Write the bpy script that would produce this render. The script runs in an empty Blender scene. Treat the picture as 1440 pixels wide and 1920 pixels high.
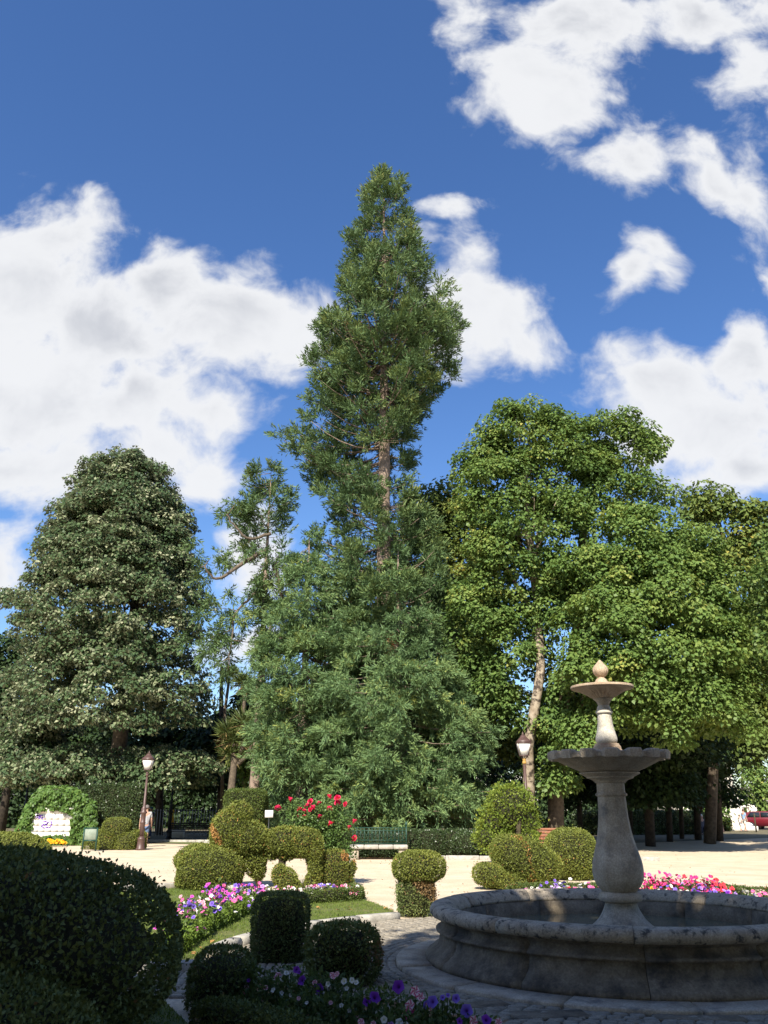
import bpy, bmesh, math, random
import numpy as np
from mathutils import Vector, Matrix
random.seed(7); RNG = np.random.default_rng(11)
R_ = math.radians
S = bpy.context.scene
COL = S.collection
# ------------------------------------------------------------------ camera, sun, sky, exposure
FPX, EYE = 1552.0, 1.55
PITCH = math.atan(560 / FPX)
cam = bpy.data.cameras.new('camera'); co = bpy.data.objects.new('camera', cam); COL.objects.link(co)
co.location = (0, 0, EYE); co.rotation_euler = (R_(90) + PITCH, 0, 0)
cam.sensor_fit = 'VERTICAL'; cam.sensor_height = 24; cam.lens = FPX / 1920 * 24
cam.clip_start = .05; cam.clip_end = 2000
S.camera = co
SUN_EL, SUN_AZ = R_(43), R_(15)            # azimuth: how far to the left of straight behind the camera
to_sun = Vector((-math.sin(SUN_AZ) * math.cos(SUN_EL), -math.cos(SUN_AZ) * math.cos(SUN_EL), math.sin(SUN_EL)))
sl = bpy.data.lights.new('sun', 'SUN'); so = bpy.data.objects.new('sun', sl); COL.objects.link(so)
sl.energy = 5.0; sl.angle = R_(.53); sl.color = (1, .93, .80)
so.rotation_euler = to_sun.to_track_quat('Z', 'Y').to_euler(); so.location = (0, -20, 60)
S.view_settings.view_transform = 'Standard'; S.view_settings.look = 'None'
S.view_settings.exposure = 0.88; S.view_settings.gamma = 1; S.view_settings.use_curve_mapping = False
S.cycles.use_denoising = True
S.cycles.max_bounces = 7; S.cycles.diffuse_bounces = 3; S.cycles.glossy_bounces = 2
S.cycles.transmission_bounces = 4; S.cycles.transparent_max_bounces = 4

def ray(px, py):                            # pixel of the 1440x1920 photograph -> slopes (x/forward, up/forward)
    x = (px - 720) / FPX; u = (960 - py) / FPX
    f = math.cos(PITCH) - math.sin(PITCH) * u
    return x / f, (math.sin(PITCH) + math.cos(PITCH) * u) / f
def at(px, py, Y):                          # point at forward distance Y
    a, b = ray(px, py); return Vector((a * Y, Y, EYE + b * Y))
def gp(px, py, z=0):                        # point on the plane of height z
    a, b = ray(px, py); t = (z - EYE) / b
    return Vector((a * t, t, z))
def ppm(Y, z=1.5):                          # photo pixels per metre, sideways
    return FPX / (Y * math.cos(PITCH) + (z - EYE) * math.sin(PITCH))

W = bpy.data.worlds.new('World'); S.world = W; W.use_nodes = True
def build_world():
    nt = W.node_tree; N = nt.nodes; L = nt.links; N.clear()
    def nd(t, **k):
        n = N.new(t)
        for a, v in k.items(): setattr(n, a, v)
        return n
    def m(op, a, b=None, c=None, clamp=False):
        n = nd('ShaderNodeMath', operation=op, use_clamp=clamp)
        for i, v in enumerate((a, b, c)):
            if v is None: continue
            if isinstance(v, (int, float)): n.inputs[i].default_value = v
            else: L.new(v, n.inputs[i])
        return n.outputs[0]
    def sstep(v, lo, hi):
        n = nd('ShaderNodeMapRange', interpolation_type='SMOOTHSTEP')
        L.new(v, n.inputs[0]); n.inputs[1].default_value = lo; n.inputs[2].default_value = hi
        return n.outputs[0]
    sky = nd('ShaderNodeTexSky', sky_type='NISHITA', sun_disc=False)
    sky.sun_elevation = SUN_EL
    sky.sun_rotation = math.pi + SUN_AZ
    sky.air_density = 1.0; sky.dust_density = .55; sky.ozone_density = 3.4; sky.altitude = 0
    tc = nd('ShaderNodeTexCoord'); sp = nd('ShaderNodeSeparateXYZ'); L.new(tc.outputs['Generated'], sp.inputs[0])
    y = m('MAXIMUM', sp.outputs[1], .12)
    u = m('DIVIDE', sp.outputs[0], y); v = m('DIVIDE', sp.outputs[2], y)
    cb = nd('ShaderNodeCombineXYZ'); L.new(u, cb.inputs[0]); L.new(v, cb.inputs[1])
    uv = cb.outputs[0]
    def noise(vec, scale, detail, rough=.55, dist=0, lac=2.0):
        n = nd('ShaderNodeTexNoise', noise_dimensions='3D')
        L.new(vec, n.inputs['Vector']); n.inputs['Scale'].default_value = scale; n.inputs['Detail'].default_value = detail
        n.inputs['Roughness'].default_value = rough; n.inputs['Distortion'].default_value = dist; n.inputs['Lacunarity'].default_value = lac
        return n
    wn = noise(uv, 5, 3, .5)
    ws = nd('ShaderNodeVectorMath', operation='SUBTRACT'); L.new(wn.outputs['Color'], ws.inputs[0]); ws.inputs[1].default_value = (.5, .5, .5)
    wm = nd('ShaderNodeVectorMath', operation='MULTIPLY_ADD'); L.new(ws.outputs[0], wm.inputs[0]); wm.inputs[1].default_value = (.10, .10, 0); L.new(uv, wm.inputs[2])
    wuv = wm.outputs[0]
    # clouds: centre, half sizes in the sky (given as photo pixels of a direction), tilt, weight
    blobs = [(20,520,235,165,0,1),(190,600,200,120,-25,1),(60,720,300,150,0,1),(250,730,180,120,0,.9),(60,870,250,75,0,.8),
             (320,540,110,110,0,.9),(460,590,150,110,-20,1),(550,610,75,85,0,.9),(420,760,110,80,0,.75),(380,880,90,90,0,.75),(300,840,150,80,0,.8),
             (845,390,75,32,0,.55),(880,480,90,70,0,.6),(900,590,140,95,-15,1),(960,640,100,50,-10,.8),
             (865,25,60,80,20,.65),(1010,170,140,105,35,1),(1100,50,170,80,0,.95),(1080,200,80,70,0,.65),(1310,30,170,70,0,.75),(1180,290,95,85,0,.75),(1400,120,90,130,0,.55),
             (1340,320,60,105,25,.8),(1410,370,60,100,0,.65),(1185,515,38,80,-35,.62),(1225,455,45,45,0,.55),(1240,500,30,50,10,.4),
             (1225,720,140,85,-12,.95),(1390,660,75,85,0,.9),(1340,800,190,95,-10,1),(1400,880,150,60,0,.8),
             (-10,1090,70,90,0,.8),(450,1060,90,110,0,.7),(480,1220,90,60,0,.6),(30,1000,50,40,0,.3),(1430,500,60,50,0,.35)]
    acc = None
    for (px, py, rx, ry, rot, w) in blobs:
        a, b = ray(px, py); a1, b1 = ray(px + rx, py); a2, b2 = ray(px, py - ry)
        mp = nd('ShaderNodeMapping', vector_type='TEXTURE'); L.new(wuv, mp.inputs['Vector'])
        mp.inputs['Location'].default_value = (a, b, 0); mp.inputs['Rotation'].default_value = (0, 0, R_(rot))
        mp.inputs['Scale'].default_value = (abs(a1 - a) * 1.17, abs(b2 - b) * 1.17, 1)
        ln = nd('ShaderNodeVectorMath', operation='LENGTH'); L.new(mp.outputs[0], ln.inputs[0])
        f = m('MULTIPLY_ADD', ln.outputs['Value'], -w * .95, w)
        acc = f if acc is None else m('SMOOTH_MAX', acc, f, .12)
    acc = m('MAXIMUM', m('ADD', acc, -.06), -.6)
    n1 = noise(wuv, 10, 9, .57, .04)
    n0 = noise(wuv, 3.6, 5, .55)
    back = noise(tc.outputs['Generated'], 3.0, 7, .58)
    front = sstep(sp.outputs[1], .25, .5)
    fb = m('MULTIPLY_ADD', back.outputs['Fac'], 5.0, -2.75)
    fld = m('ADD', m('MULTIPLY', acc, front), m('MULTIPLY', fb, m('SUBTRACT', 1.0, front)))
    d = m('ADD', m('MULTIPLY', fld, 1.35), m('MULTIPLY_ADD', n1.outputs['Fac'], 2.15, -1.06))
    alpha = sstep(d, .04, .66)
    # clouds: thin and thick parts differ in whiteness
    thick = sstep(d, .55, 1.35)
    sh = m('MULTIPLY', thick, sstep(n0.outputs['Fac'], .38, .60))
    mixc = nd('ShaderNodeMix', data_type='RGBA'); L.new(sh, mixc.inputs[0])
    mixc.inputs[6].default_value = (4.95, 5.0, 5.1, 1); mixc.inputs[7].default_value = (3.45, 3.55, 3.8, 1)
    # clear-sky tone
    hs = nd('ShaderNodeHueSaturation'); L.new(sky.outputs[0], hs.inputs['Color']); hs.inputs['Saturation'].default_value = 1.19; hs.inputs['Hue'].default_value = .508; hs.inputs['Value'].default_value = 1.03
    mx = nd('ShaderNodeMix', data_type='RGBA'); L.new(m('MULTIPLY', alpha, .96), mx.inputs[0]); L.new(hs.outputs[0], mx.inputs[6]); L.new(mixc.outputs[2], mx.inputs[7])
    bg = nd('ShaderNodeBackground'); bg.inputs['Strength'].default_value = .1; L.new(mx.outputs[2], bg.inputs['Color'])
    o = nd('ShaderNodeOutputWorld'); L.new(bg.outputs[0], o.inputs[0])
build_world()

# ------------------------------------------------------------------ materials
MATS = {}
def newmat(name):
    m = bpy.data.materials.new(name); m.use_nodes = True
    nt = m.node_tree; b = nt.nodes['Principled BSDF']; return m, nt, b
def surf(name, c1, c2=None, scale=4.0, rough=.85, bump=.3, c3=None, s3=1.2, lo3=.55, hi3=.7, detail=6, spec=.3, metal=0.0, bscale=None, fine=None):
    """mottled surface: two noise colours, an optional third in larger patches, fine relief"""
    if name in MATS: return MATS[name]
    m, nt, b = newmat(name); N = nt.nodes; L = nt.links
    b.inputs['Roughness'].default_value = rough; b.inputs['Specular IOR Level'].default_value = spec; b.inputs['Metallic'].default_value = metal
    tc = N.new('ShaderNodeTexCoord'); geo = N.new('ShaderNodeNewGeometry')
    def noise(sc, det=detail, r=.6):
        n = N.new('ShaderNodeTexNoise'); n.inputs['Scale'].default_value = sc; n.inputs['Detail'].default_value = det; n.inputs['Roughness'].default_value = r
        L.new(geo.outputs['Position'], n.inputs['Vector']); return n
    n1 = noise(scale)
    rp = N.new('ShaderNodeValToRGB'); rp.color_ramp.elements[0].position = .35; rp.color_ramp.elements[1].position = .65
    rp.color_ramp.elements[0].color = (*c1, 1); rp.color_ramp.elements[1].color = (*(c2 or c1), 1)
    L.new(n1.outputs['Fac'], rp.inputs[0]); col = rp.outputs[0]
    if fine:
        nf = noise(fine, 2); mf = N.new('ShaderNodeMix'); mf.data_type = 'RGBA'; mf.blend_type = 'MULTIPLY'; mf.inputs[0].default_value = .55
        rf = N.new('ShaderNodeValToRGB'); rf.color_ramp.elements[0].position = .3; rf.color_ramp.elements[1].position = .7
        rf.color_ramp.elements[0].color = (.45, .45, .45, 1); rf.color_ramp.elements[1].color = (1.25, 1.25, 1.25, 1)
        L.new(nf.outputs['Fac'], rf.inputs[0]); L.new(col, mf.inputs[6]); L.new(rf.outputs[0], mf.inputs[7]); col = mf.outputs[2]
    if c3:
        n3 = noise(s3, 9, .68); mr = N.new('ShaderNodeMapRange'); mr.inputs[1].default_value = lo3; mr.inputs[2].default_value = hi3
        L.new(n3.outputs['Fac'], mr.inputs[0]); mx = N.new('ShaderNodeMix'); mx.data_type = 'RGBA'
        L.new(mr.outputs[0], mx.inputs[0]); L.new(col, mx.inputs[6]); mx.inputs[7].default_value = (*c3, 1); col = mx.outputs[2]
    L.new(col, b.inputs['Base Color'])
    if bump:
        nb = noise(bscale or scale * 8, 5); bp = N.new('ShaderNodeBump'); bp.inputs['Strength'].default_value = bump; bp.inputs['Distance'].default_value = .02
        L.new(nb.outputs['Fac'], bp.inputs['Height']); L.new(bp.outputs[0], b.inputs['Normal'])
    MATS[name] = m; return m
def leafmat(name, stops, back=None, transl=.28, rough=.55, spec=.25, tcol=None):
    """leaf: colour by a random value each leaf carries; paler underside; some light comes through"""
    if name in MATS: return MATS[name]
    m, nt, b = newmat(name); N = nt.nodes; L = nt.links
    at_ = N.new('ShaderNodeAttribute'); at_.attribute_name = 'tint'
    rp = N.new('ShaderNodeValToRGB'); e = rp.color_ramp.elements
    while len(e) < len(stops): e.new(.5)
    for i, (p, c) in enumerate(stops): e[i].position = p; e[i].color = (*c, 1)
    L.new(at_.outputs['Fac'], rp.inputs[0]); col = rp.outputs[0]
    if back:
        g = N.new('ShaderNodeNewGeometry'); mx = N.new('ShaderNodeMix'); mx.data_type = 'RGBA'
        L.new(g.outputs['Backfacing'], mx.inputs[0]); L.new(col, mx.inputs[6]); mx.inputs[7].default_value = (*back, 1); col = mx.outputs[2]
    b.inputs['Roughness'].default_value = rough; b.inputs['Specular IOR Level'].default_value = spec
    L.new(col, b.inputs['Base Color'])
    tr = N.new('ShaderNodeBsdfTranslucent'); ms = N.new('ShaderNodeMixShader'); ms.inputs[0].default_value = transl
    hs = N.new('ShaderNodeHueSaturation'); hs.inputs['Hue'].default_value = .475; hs.inputs['Saturation'].default_value = 1.1; hs.inputs['Value'].default_value = 1.25
    L.new(col, hs.inputs['Color']); L.new(hs.outputs[0], tr.inputs['Color'])
    L.new(b.outputs[0], ms.inputs[1]); L.new(tr.outputs[0], ms.inputs[2])
    L.new(ms.outputs[0], N['Material Output'].inputs['Surface'])
    MATS[name] = m; return m
def plain(name, c, rough=.6, spec=.4, metal=0, var=.12):
    return surf(name, c, tuple(x * (1 - var) for x in c), 30, rough, .05, spec=spec, metal=metal)

# ------------------------------------------------------------------ objects
def tag(o, label=None, cat=None, group=None, kind=None):
    if label: o['label'] = label
    if cat: o['category'] = cat
    if group: o['group'] = group
    if kind: o['kind'] = kind
    return o
def empty(name, loc=(0, 0, 0), label=None, cat=None, group=None, rz=0):
    o = bpy.data.objects.new(name, None); COL.objects.link(o); o.location = loc; o.rotation_euler = (0, 0, rz); o.empty_display_size = .2
    return tag(o, label, cat, group)
def link(name, me, mats, parent=None, smooth=False, kind=None):
    if not isinstance(mats, (list, tuple)): mats = [mats]
    if len(me.materials) == 0:
        for m in mats: me.materials.append(m)
    o = bpy.data.objects.new(name, me); COL.objects.link(o)
    if smooth:
        me.polygons.foreach_set('use_smooth', np.ones(len(me.polygons), bool))
    if parent:
        o.parent = parent
    if kind: o['kind'] = kind
    return o
def mesh_np(name, V, F, tint=None, mi=None):
    """V (n,3); F = list of index arrays (m,k), any k"""
    me = bpy.data.meshes.new(name); V = np.asarray(V, np.float32)
    me.vertices.add(len(V)); me.vertices.foreach_set('co', V.ravel())
    F = [np.asarray(f, np.int32) for f in F if len(f)]
    loops = np.concatenate([f.ravel() for f in F]); tot = np.concatenate([np.full(len(f), f.shape[1], np.int32) for f in F])
    st = np.concatenate([[0], np.cumsum(tot)[:-1]]).astype(np.int32)
    me.loops.add(len(loops)); me.loops.foreach_set('vertex_index', loops)
    me.polygons.add(len(tot)); me.polygons.foreach_set('loop_start', st); me.polygons.foreach_set('loop_total', tot)
    if mi is not None: me.polygons.foreach_set('material_index', np.asarray(mi, np.int32))
    if tint is not None:
        a = me.attributes.new('tint', 'FLOAT', 'POINT'); a.data.foreach_set('value', np.asarray(tint, np.float32))
    me.update(calc_edges=True); return me
class MB:                                    # collects plain shapes into ONE mesh
    def __init__(s): s.V = []; s.F = {}; s.n = 0
    def add(s, V, faces):
        V = np.asarray(V, float); s.V.append(V)
        for f in faces: s.F.setdefault(len(f), []).append([i + s.n for i in f])
        s.n += len(V); return s
    def grid(s, G, close=True, cap0=False, cap1=False):
        G = np.asarray(G, float); a, b = G.shape[:2]; fs = []
        for i in range(a - 1):
            for j in range(b if close else b - 1):
                fs.append((i * b + j, i * b + (j + 1) % b, (i + 1) * b + (j + 1) % b, (i + 1) * b + j))
        if cap0: fs.append(tuple(range(b))[::-1])
        if cap1: fs.append(tuple((a - 1) * b + j for j in range(b)))
        return s.add(G.reshape(-1, 3), fs)
    def box(s, c, d, rz=0, bev=0.0, taper=1.0):
        x, y, z = [v / 2 for v in d]; b = min(bev, x * .9, y * .9, z * .9)
        c0, s0 = math.cos(rz), math.sin(rz)
        def ring(hx, hy, zz): return [(hx, -hy, zz), (hx, hy, zz), (-hx, hy, zz), (-hx, -hy, zz)]
        def ring8(hx, hy, zz): return [(hx, -hy + b, zz), (hx, hy - b, zz), (hx - b, hy, zz), (-hx + b, hy, zz), (-hx, hy - b, zz), (-hx, -hy + b, zz), (-hx + b, -hy, zz), (hx - b, -hy, zz)]
        if b > 0: G = [ring8(x - b, y - b, -z), ring8(x, y, -z + b), ring8(x * taper, y * taper, z - b), ring8(x * taper - b, y * taper - b, z)]
        else: G = [ring(x, y, -z), ring(x * taper, y * taper, z)]
        G = np.array(G); P = G.copy(); P[..., 0] = G[..., 0] * c0 - G[..., 1] * s0 + c[0]; P[..., 1] = G[..., 0] * s0 + G[..., 1] * c0 + c[1]; P[..., 2] = G[..., 2] + c[2]
        return s.grid(P, True, True, True)
    def lathe(s, prof, n=24, c=(0, 0, 0), a0=0, lobes=None):
        A = np.arange(n) * 2 * math.pi / n + a0; G = []
        for (r, z) in prof: G.append(np.stack([c[0] + r * np.cos(A), c[1] + r * np.sin(A), np.full(n, c[2] + z)], 1))
        return s.grid(G, True, True, True)
    def tube(s, pts, rad, n=6):
        pts = [Vector(p) for p in pts]; G = []
        if not isinstance(rad, (list, tuple, np.ndarray)): rad = [rad] * len(pts)
        ref = Vector((0, 0, 1)); up = None
        for i, p in enumerate(pts):
            t = (pts[min(i + 1, len(pts) - 1)] - pts[max(i - 1, 0)]).normalized()
            if up is None: up = t.orthogonal().normalized()
            up = (up - t * up.dot(t))
            up = up.normalized() if up.length > 1e-4 else t.orthogonal().normalized()
            sd = t.cross(up)
            G.append([tuple(p + (up * math.cos(a) + sd * math.sin(a)) * rad[i]) for a in [k * 2 * math.pi / n for k in range(n)]])
        return s.grid(G, True, True, True)
    def mesh(s, name, tint=None):
        return mesh_np(name, np.concatenate(s.V), list(s.F.values()), tint)
    def build(s, name, mat, parent=None, smooth=False, kind=None):
        return link(name, s.mesh(name), mat, parent, smooth, kind)
def copy_tree(o, parent=None):
    c = o.copy(); COL.objects.link(c)
    if parent: c.parent = parent
    for ch in list(o.children): copy_tree(ch, c)
    return c
def unit(A): return A / np.maximum(np.linalg.norm(A, axis=-1, keepdims=True), 1e-9)
def rdir(n): return unit(RNG.normal(size=(n, 3)))
def leaves_mesh(name, P, A, Nn, L, Wd, tint, fold=.18, droop=.15):
    """one folded four-cornered leaf per point: axis A, face normal Nn"""
    A = unit(A); Sd = unit(np.cross(A, Nn)); Nn = np.cross(Sd, A); n = len(P)
    L = np.broadcast_to(L, (n,))[:, None]; Wd = np.broadcast_to(Wd, (n,))[:, None]
    V = np.empty((n, 4, 3), np.float32)
    V[:, 0] = P; mid = P + A * L * .48 + Nn * Wd * fold
    V[:, 1] = mid + Sd * Wd * .5; V[:, 3] = mid - Sd * Wd * .5; V[:, 2] = P + A * L - Nn * L * droop
    F = np.arange(n * 4, dtype=np.int32).reshape(n, 4)
    return mesh_np(name, V.reshape(-1, 3), [F], np.repeat(np.clip(tint, 0, 1), 4))

# ---- leaf palettes (real leaf albedos)
LM = {
 'sequoia': leafmat('sequoia_needles', [(0, (0.045, 0.086, 0.032)), (0.45, (0.089, 0.149, 0.055)), (0.75, (0.151, 0.207, 0.065)), (0.93, (0.221, 0.242, 0.067)), (0.985, (0.202, 0.202, 0.067)), (1, (0.242, 0.121, 0.062))], transl=.15, rough=.6),
 'skirt': leafmat('young_sequoia_needles', [(0, (0.068, 0.124, 0.050)), (0.45, (0.132, 0.216, 0.087)), (0.75, (0.209, 0.294, 0.104)), (0.93, (0.319, 0.344, 0.090)), (0.985, (0.308, 0.311, 0.090)), (1, (0.330, 0.178, 0.080))], transl=.18, rough=.6),
 'linden': leafmat('silver_linden_leaves', [(0, (0.028, 0.055, 0.024)), (0.5, (0.05, 0.088, 0.034)), (0.7, (0.085, 0.125, 0.05)), (0.8, (0.19, 0.215, 0.12)), (1, (0.3, 0.31, 0.19))], back=(.24, .27, .165), transl=.10, rough=.55),
 'maple': leafmat('maple_leaves', [(0, (0.065, 0.122, 0.033)), (0.5, (0.132, 0.209, 0.053)), (0.85, (0.213, 0.273, 0.072)), (1, (0.347, 0.336, 0.088))], transl=.30, rough=.5),
 'maple2': leafmat('light_maple_leaves', [(0, (0.074, 0.137, 0.035)), (0.5, (0.146, 0.226, 0.057)), (0.85, (0.230, 0.290, 0.075)), (1, (0.347, 0.348, 0.088))], transl=.32, rough=.5),
 'olive': leafmat('olive_green_leaves', [(0, (0.068, 0.105, 0.026)), (.5, (0.128, 0.182, 0.046)), (.85, (0.225, 0.252, 0.060)), (1, (0.360, 0.308, 0.072))], transl=.25, rough=.55),
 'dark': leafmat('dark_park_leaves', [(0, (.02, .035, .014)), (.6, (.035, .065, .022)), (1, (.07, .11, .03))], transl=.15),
 'box': leafmat('boxwood_leaves', [(0, (0.052, 0.081, 0.022)), (.5, (0.098, 0.138, 0.031)), (.85, (0.150, 0.188, 0.041)), (1, (0.312, 0.163, 0.060))], transl=.15, rough=.5),
 'yew': leafmat('clipped_yew_leaves', [(0, (0.097, 0.123, 0.028)), (.5, (0.185, 0.215, 0.044)), (.88, (0.258, 0.272, 0.055)), (1, (0.451, 0.248, 0.083))], transl=.15, rough=.55),
 'deep': leafmat('deep_green_hedge_leaves', [(0, (0.069, 0.098, 0.033)), (0.5, (0.128, 0.169, 0.055)), (0.88, (0.188, 0.219, 0.069)), (1, (0.250, 0.163, 0.075))], transl=.12, rough=.55),
 'ivy': leafmat('ivy_leaves', [(0, (.050, .100, .022)), (.5, (.085, .160, .034)), (1, (.14, .22, .05))], transl=.2, rough=.45),
 'laurel': leafmat('laurel_leaves', [(0, (.035, .060, .022)), (.5, (.06, .095, .034)), (1, (.11, .15, .055))], transl=.12, rough=.35, spec=.5),
 'lime': leafmat('bright_edging_leaves', [(0, (.08, .14, .022)), (.5, (.14, .22, .035)), (1, (.22, .29, .05))], transl=.25),
 'shrub': leafmat('yellow_green_shrub_leaves', [(0, (0.094, 0.150, 0.024)), (.5, (0.175, 0.240, 0.039)), (1, (0.300, 0.336, 0.055))], transl=.3),
 'grass': leafmat('lawn_blades', [(0, (0.102, 0.161, 0.029)), (.6, (0.167, 0.231, 0.043)), (1, (0.290, 0.266, 0.084))], transl=.3, rough=.7),
 'herb': leafmat('petunia_foliage', [(0, (.05, .085, .025)), (.5, (.09, .14, .04)), (1, (.17, .21, .07))], transl=.25),
 'rosel': leafmat('rose_foliage', [(0, (0.05, 0.1, 0.03)), (0.5, (0.1, 0.175, 0.045)), (1, (0.19, 0.26, 0.08))], transl=.22, rough=.4),
 'sword': leafmat('cordyline_blades', [(0, (.04, .07, .02)), (.6, (.09, .12, .035)), (.9, (.16, .17, .05)), (1, (.2, .13, .06))], transl=.12, rough=.45),
}
M_bark = surf('grey_brown_bark', (.075, .058, .042), (.16, .125, .09), 6, .9, .8, bscale=25)
M_shadebark = surf('shade_darkened_bark', (.032, .026, .02), (.075, .058, .042), 6, .9, .8, bscale=25)  # bark colour darkened to stand for the shade on the far trunks
M_redbark = surf('sequoia_bark', (.16, .12, .092), (.30, .225, .175), 5, .95, .8, bscale=20)
M_plane = surf('peeling_bark', (.38, .32, .24), (.20, .15, .10), 5, .85, .5, c3=(.055, .042, .032), s3=2.5, lo3=.50, hi3=.56)
M_twig = surf('twig_brown', (.05, .045, .024), (.085, .066, .04), 20, .95, .6)
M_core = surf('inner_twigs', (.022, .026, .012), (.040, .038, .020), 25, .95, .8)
M_stone = surf('fountain_granite', (.35, .295, .222), (.49, .425, .335), 5, .9, .35, c3=(.16, .15, .135), s3=3.5, lo3=.52, hi3=.68, fine=60)
M_rim = surf('rim_granite_with_black_lichen', (.34, .285, .215), (.45, .385, .30), 6, .9, .4, c3=(.07, .065, .058), s3=11, lo3=.52, hi3=.62, fine=60)
M_warm = surf('warm_weathered_granite', (.38, .28, .19), (.52, .41, .30), 9, .9, .4, c3=(.25, .15, .09), s3=6, lo3=.55, hi3=.7, fine=80)
M_stain = surf('dark_stained_granite', (.15, .122, .085), (.25, .208, .152), 4, .9, .4, c3=(.055, .048, .040), s3=2.2, lo3=.47, hi3=.62, fine=50)  # darker granite than the other parts, with dark noise patches
M_kerb = surf('kerb_granite', (.30, .28, .24), (.46, .435, .385), 9, .9, .5, c3=(.22, .21, .18), s3=5, lo3=.55, hi3=.66)
M_cobble = surf('cobble_granite', (.22, .19, .145), (.36, .32, .255), 12, .85, .4, fine=70)
M_joint = surf('sandy_joint', (.20, .175, .13), (.30, .26, .19), 20, .95, .5)
M_sand = surf('pale_sand', (.57, .465, .33), (.68, .565, .42), 1.4, .95, .45, c3=(.48, .385, .265), s3=.55, lo3=.48, hi3=.72, bscale=22, fine=28)
M_soil = surf('brown_soil', (.17, .095, .045), (.27, .16, .08), 6, .95, .7)
M_shadeground = surf('shade_darkened_ground', (.10, .085, .05), (.17, .145, .085), 2, .95, .5)  # park ground coloured dark to stand for shade under the trees
M_lawn = surf('lawn_soil_and_moss', (.085, .115, .028), (.14, .15, .05), 3, .95, .6, c3=(.24, .19, .09), s3=1.4, lo3=.58, hi3=.72, bscale=60)
M_iron = surf('brown_painted_iron', (.070, .040, .034), (.10, .055, .045), 25, .45, .1, spec=.5)
M_gold = plain('gold_painted_iron', (.45, .27, .07), .4, .5)
M_dark = plain('dark_iron_and_shaded_slats', (.02, .02, .022), .5)
M_green = plain('green_painted_iron', (.013, .058, .038), .45, .5)
M_white = surf('white_plaster', (.74, .70, .62), (.82, .79, .72), 3, .85, .1, c3=(.58, .46, .30), s3=1.3, lo3=.6, hi3=.75)
M_whitewall = plain('white_painted_wall', (.75, .74, .70), .8)
M_glassw = plain('frosted_lamp_glass', (.78, .77, .72), .3, .5, var=.04)
M_wood = surf('red_brown_slat_wood', (.22, .085, .045), (.32, .13, .07), 12, .6, .3)

def blobpts(c, r, n, p=2.0, rot=0.0, tilt=0.0):
    """area-even points and normals on a (super)ellipsoid"""
    D = rdir(n * 3); r = np.asarray(r, float); q = (np.abs(D / r) ** p).sum(1) ** (-1 / p)
    Q = D * q[:, None]; Nn = unit(np.sign(Q) * np.abs(Q / r) ** (p - 1) / r)
    w = q ** 2 / np.maximum((Nn * D).sum(1), .15); idx = RNG.choice(len(D), n, p=w / w.sum())
    M = np.array(Matrix.Rotation(rot, 3, 'Z') @ Matrix.Rotation(tilt, 3, 'Y'))
    return Q[idx] @ M.T + np.asarray(c), Nn[idx] @ M.T
def inside(P, c, r, p=2.0, rot=0, tilt=0, k=.92):
    M = np.array(Matrix.Rotation(rot, 3, 'Z') @ Matrix.Rotation(tilt, 3, 'Y'))
    return (np.abs(((P - np.asarray(c)) @ M) / (np.asarray(r) * k)) ** p).sum(1) < 1
def area(r): a, b, c = r; t = 1.6; return 4 * math.pi * (((a * b) ** t + (a * c) ** t + (b * c) ** t) / 3) ** (1 / t)
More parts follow.
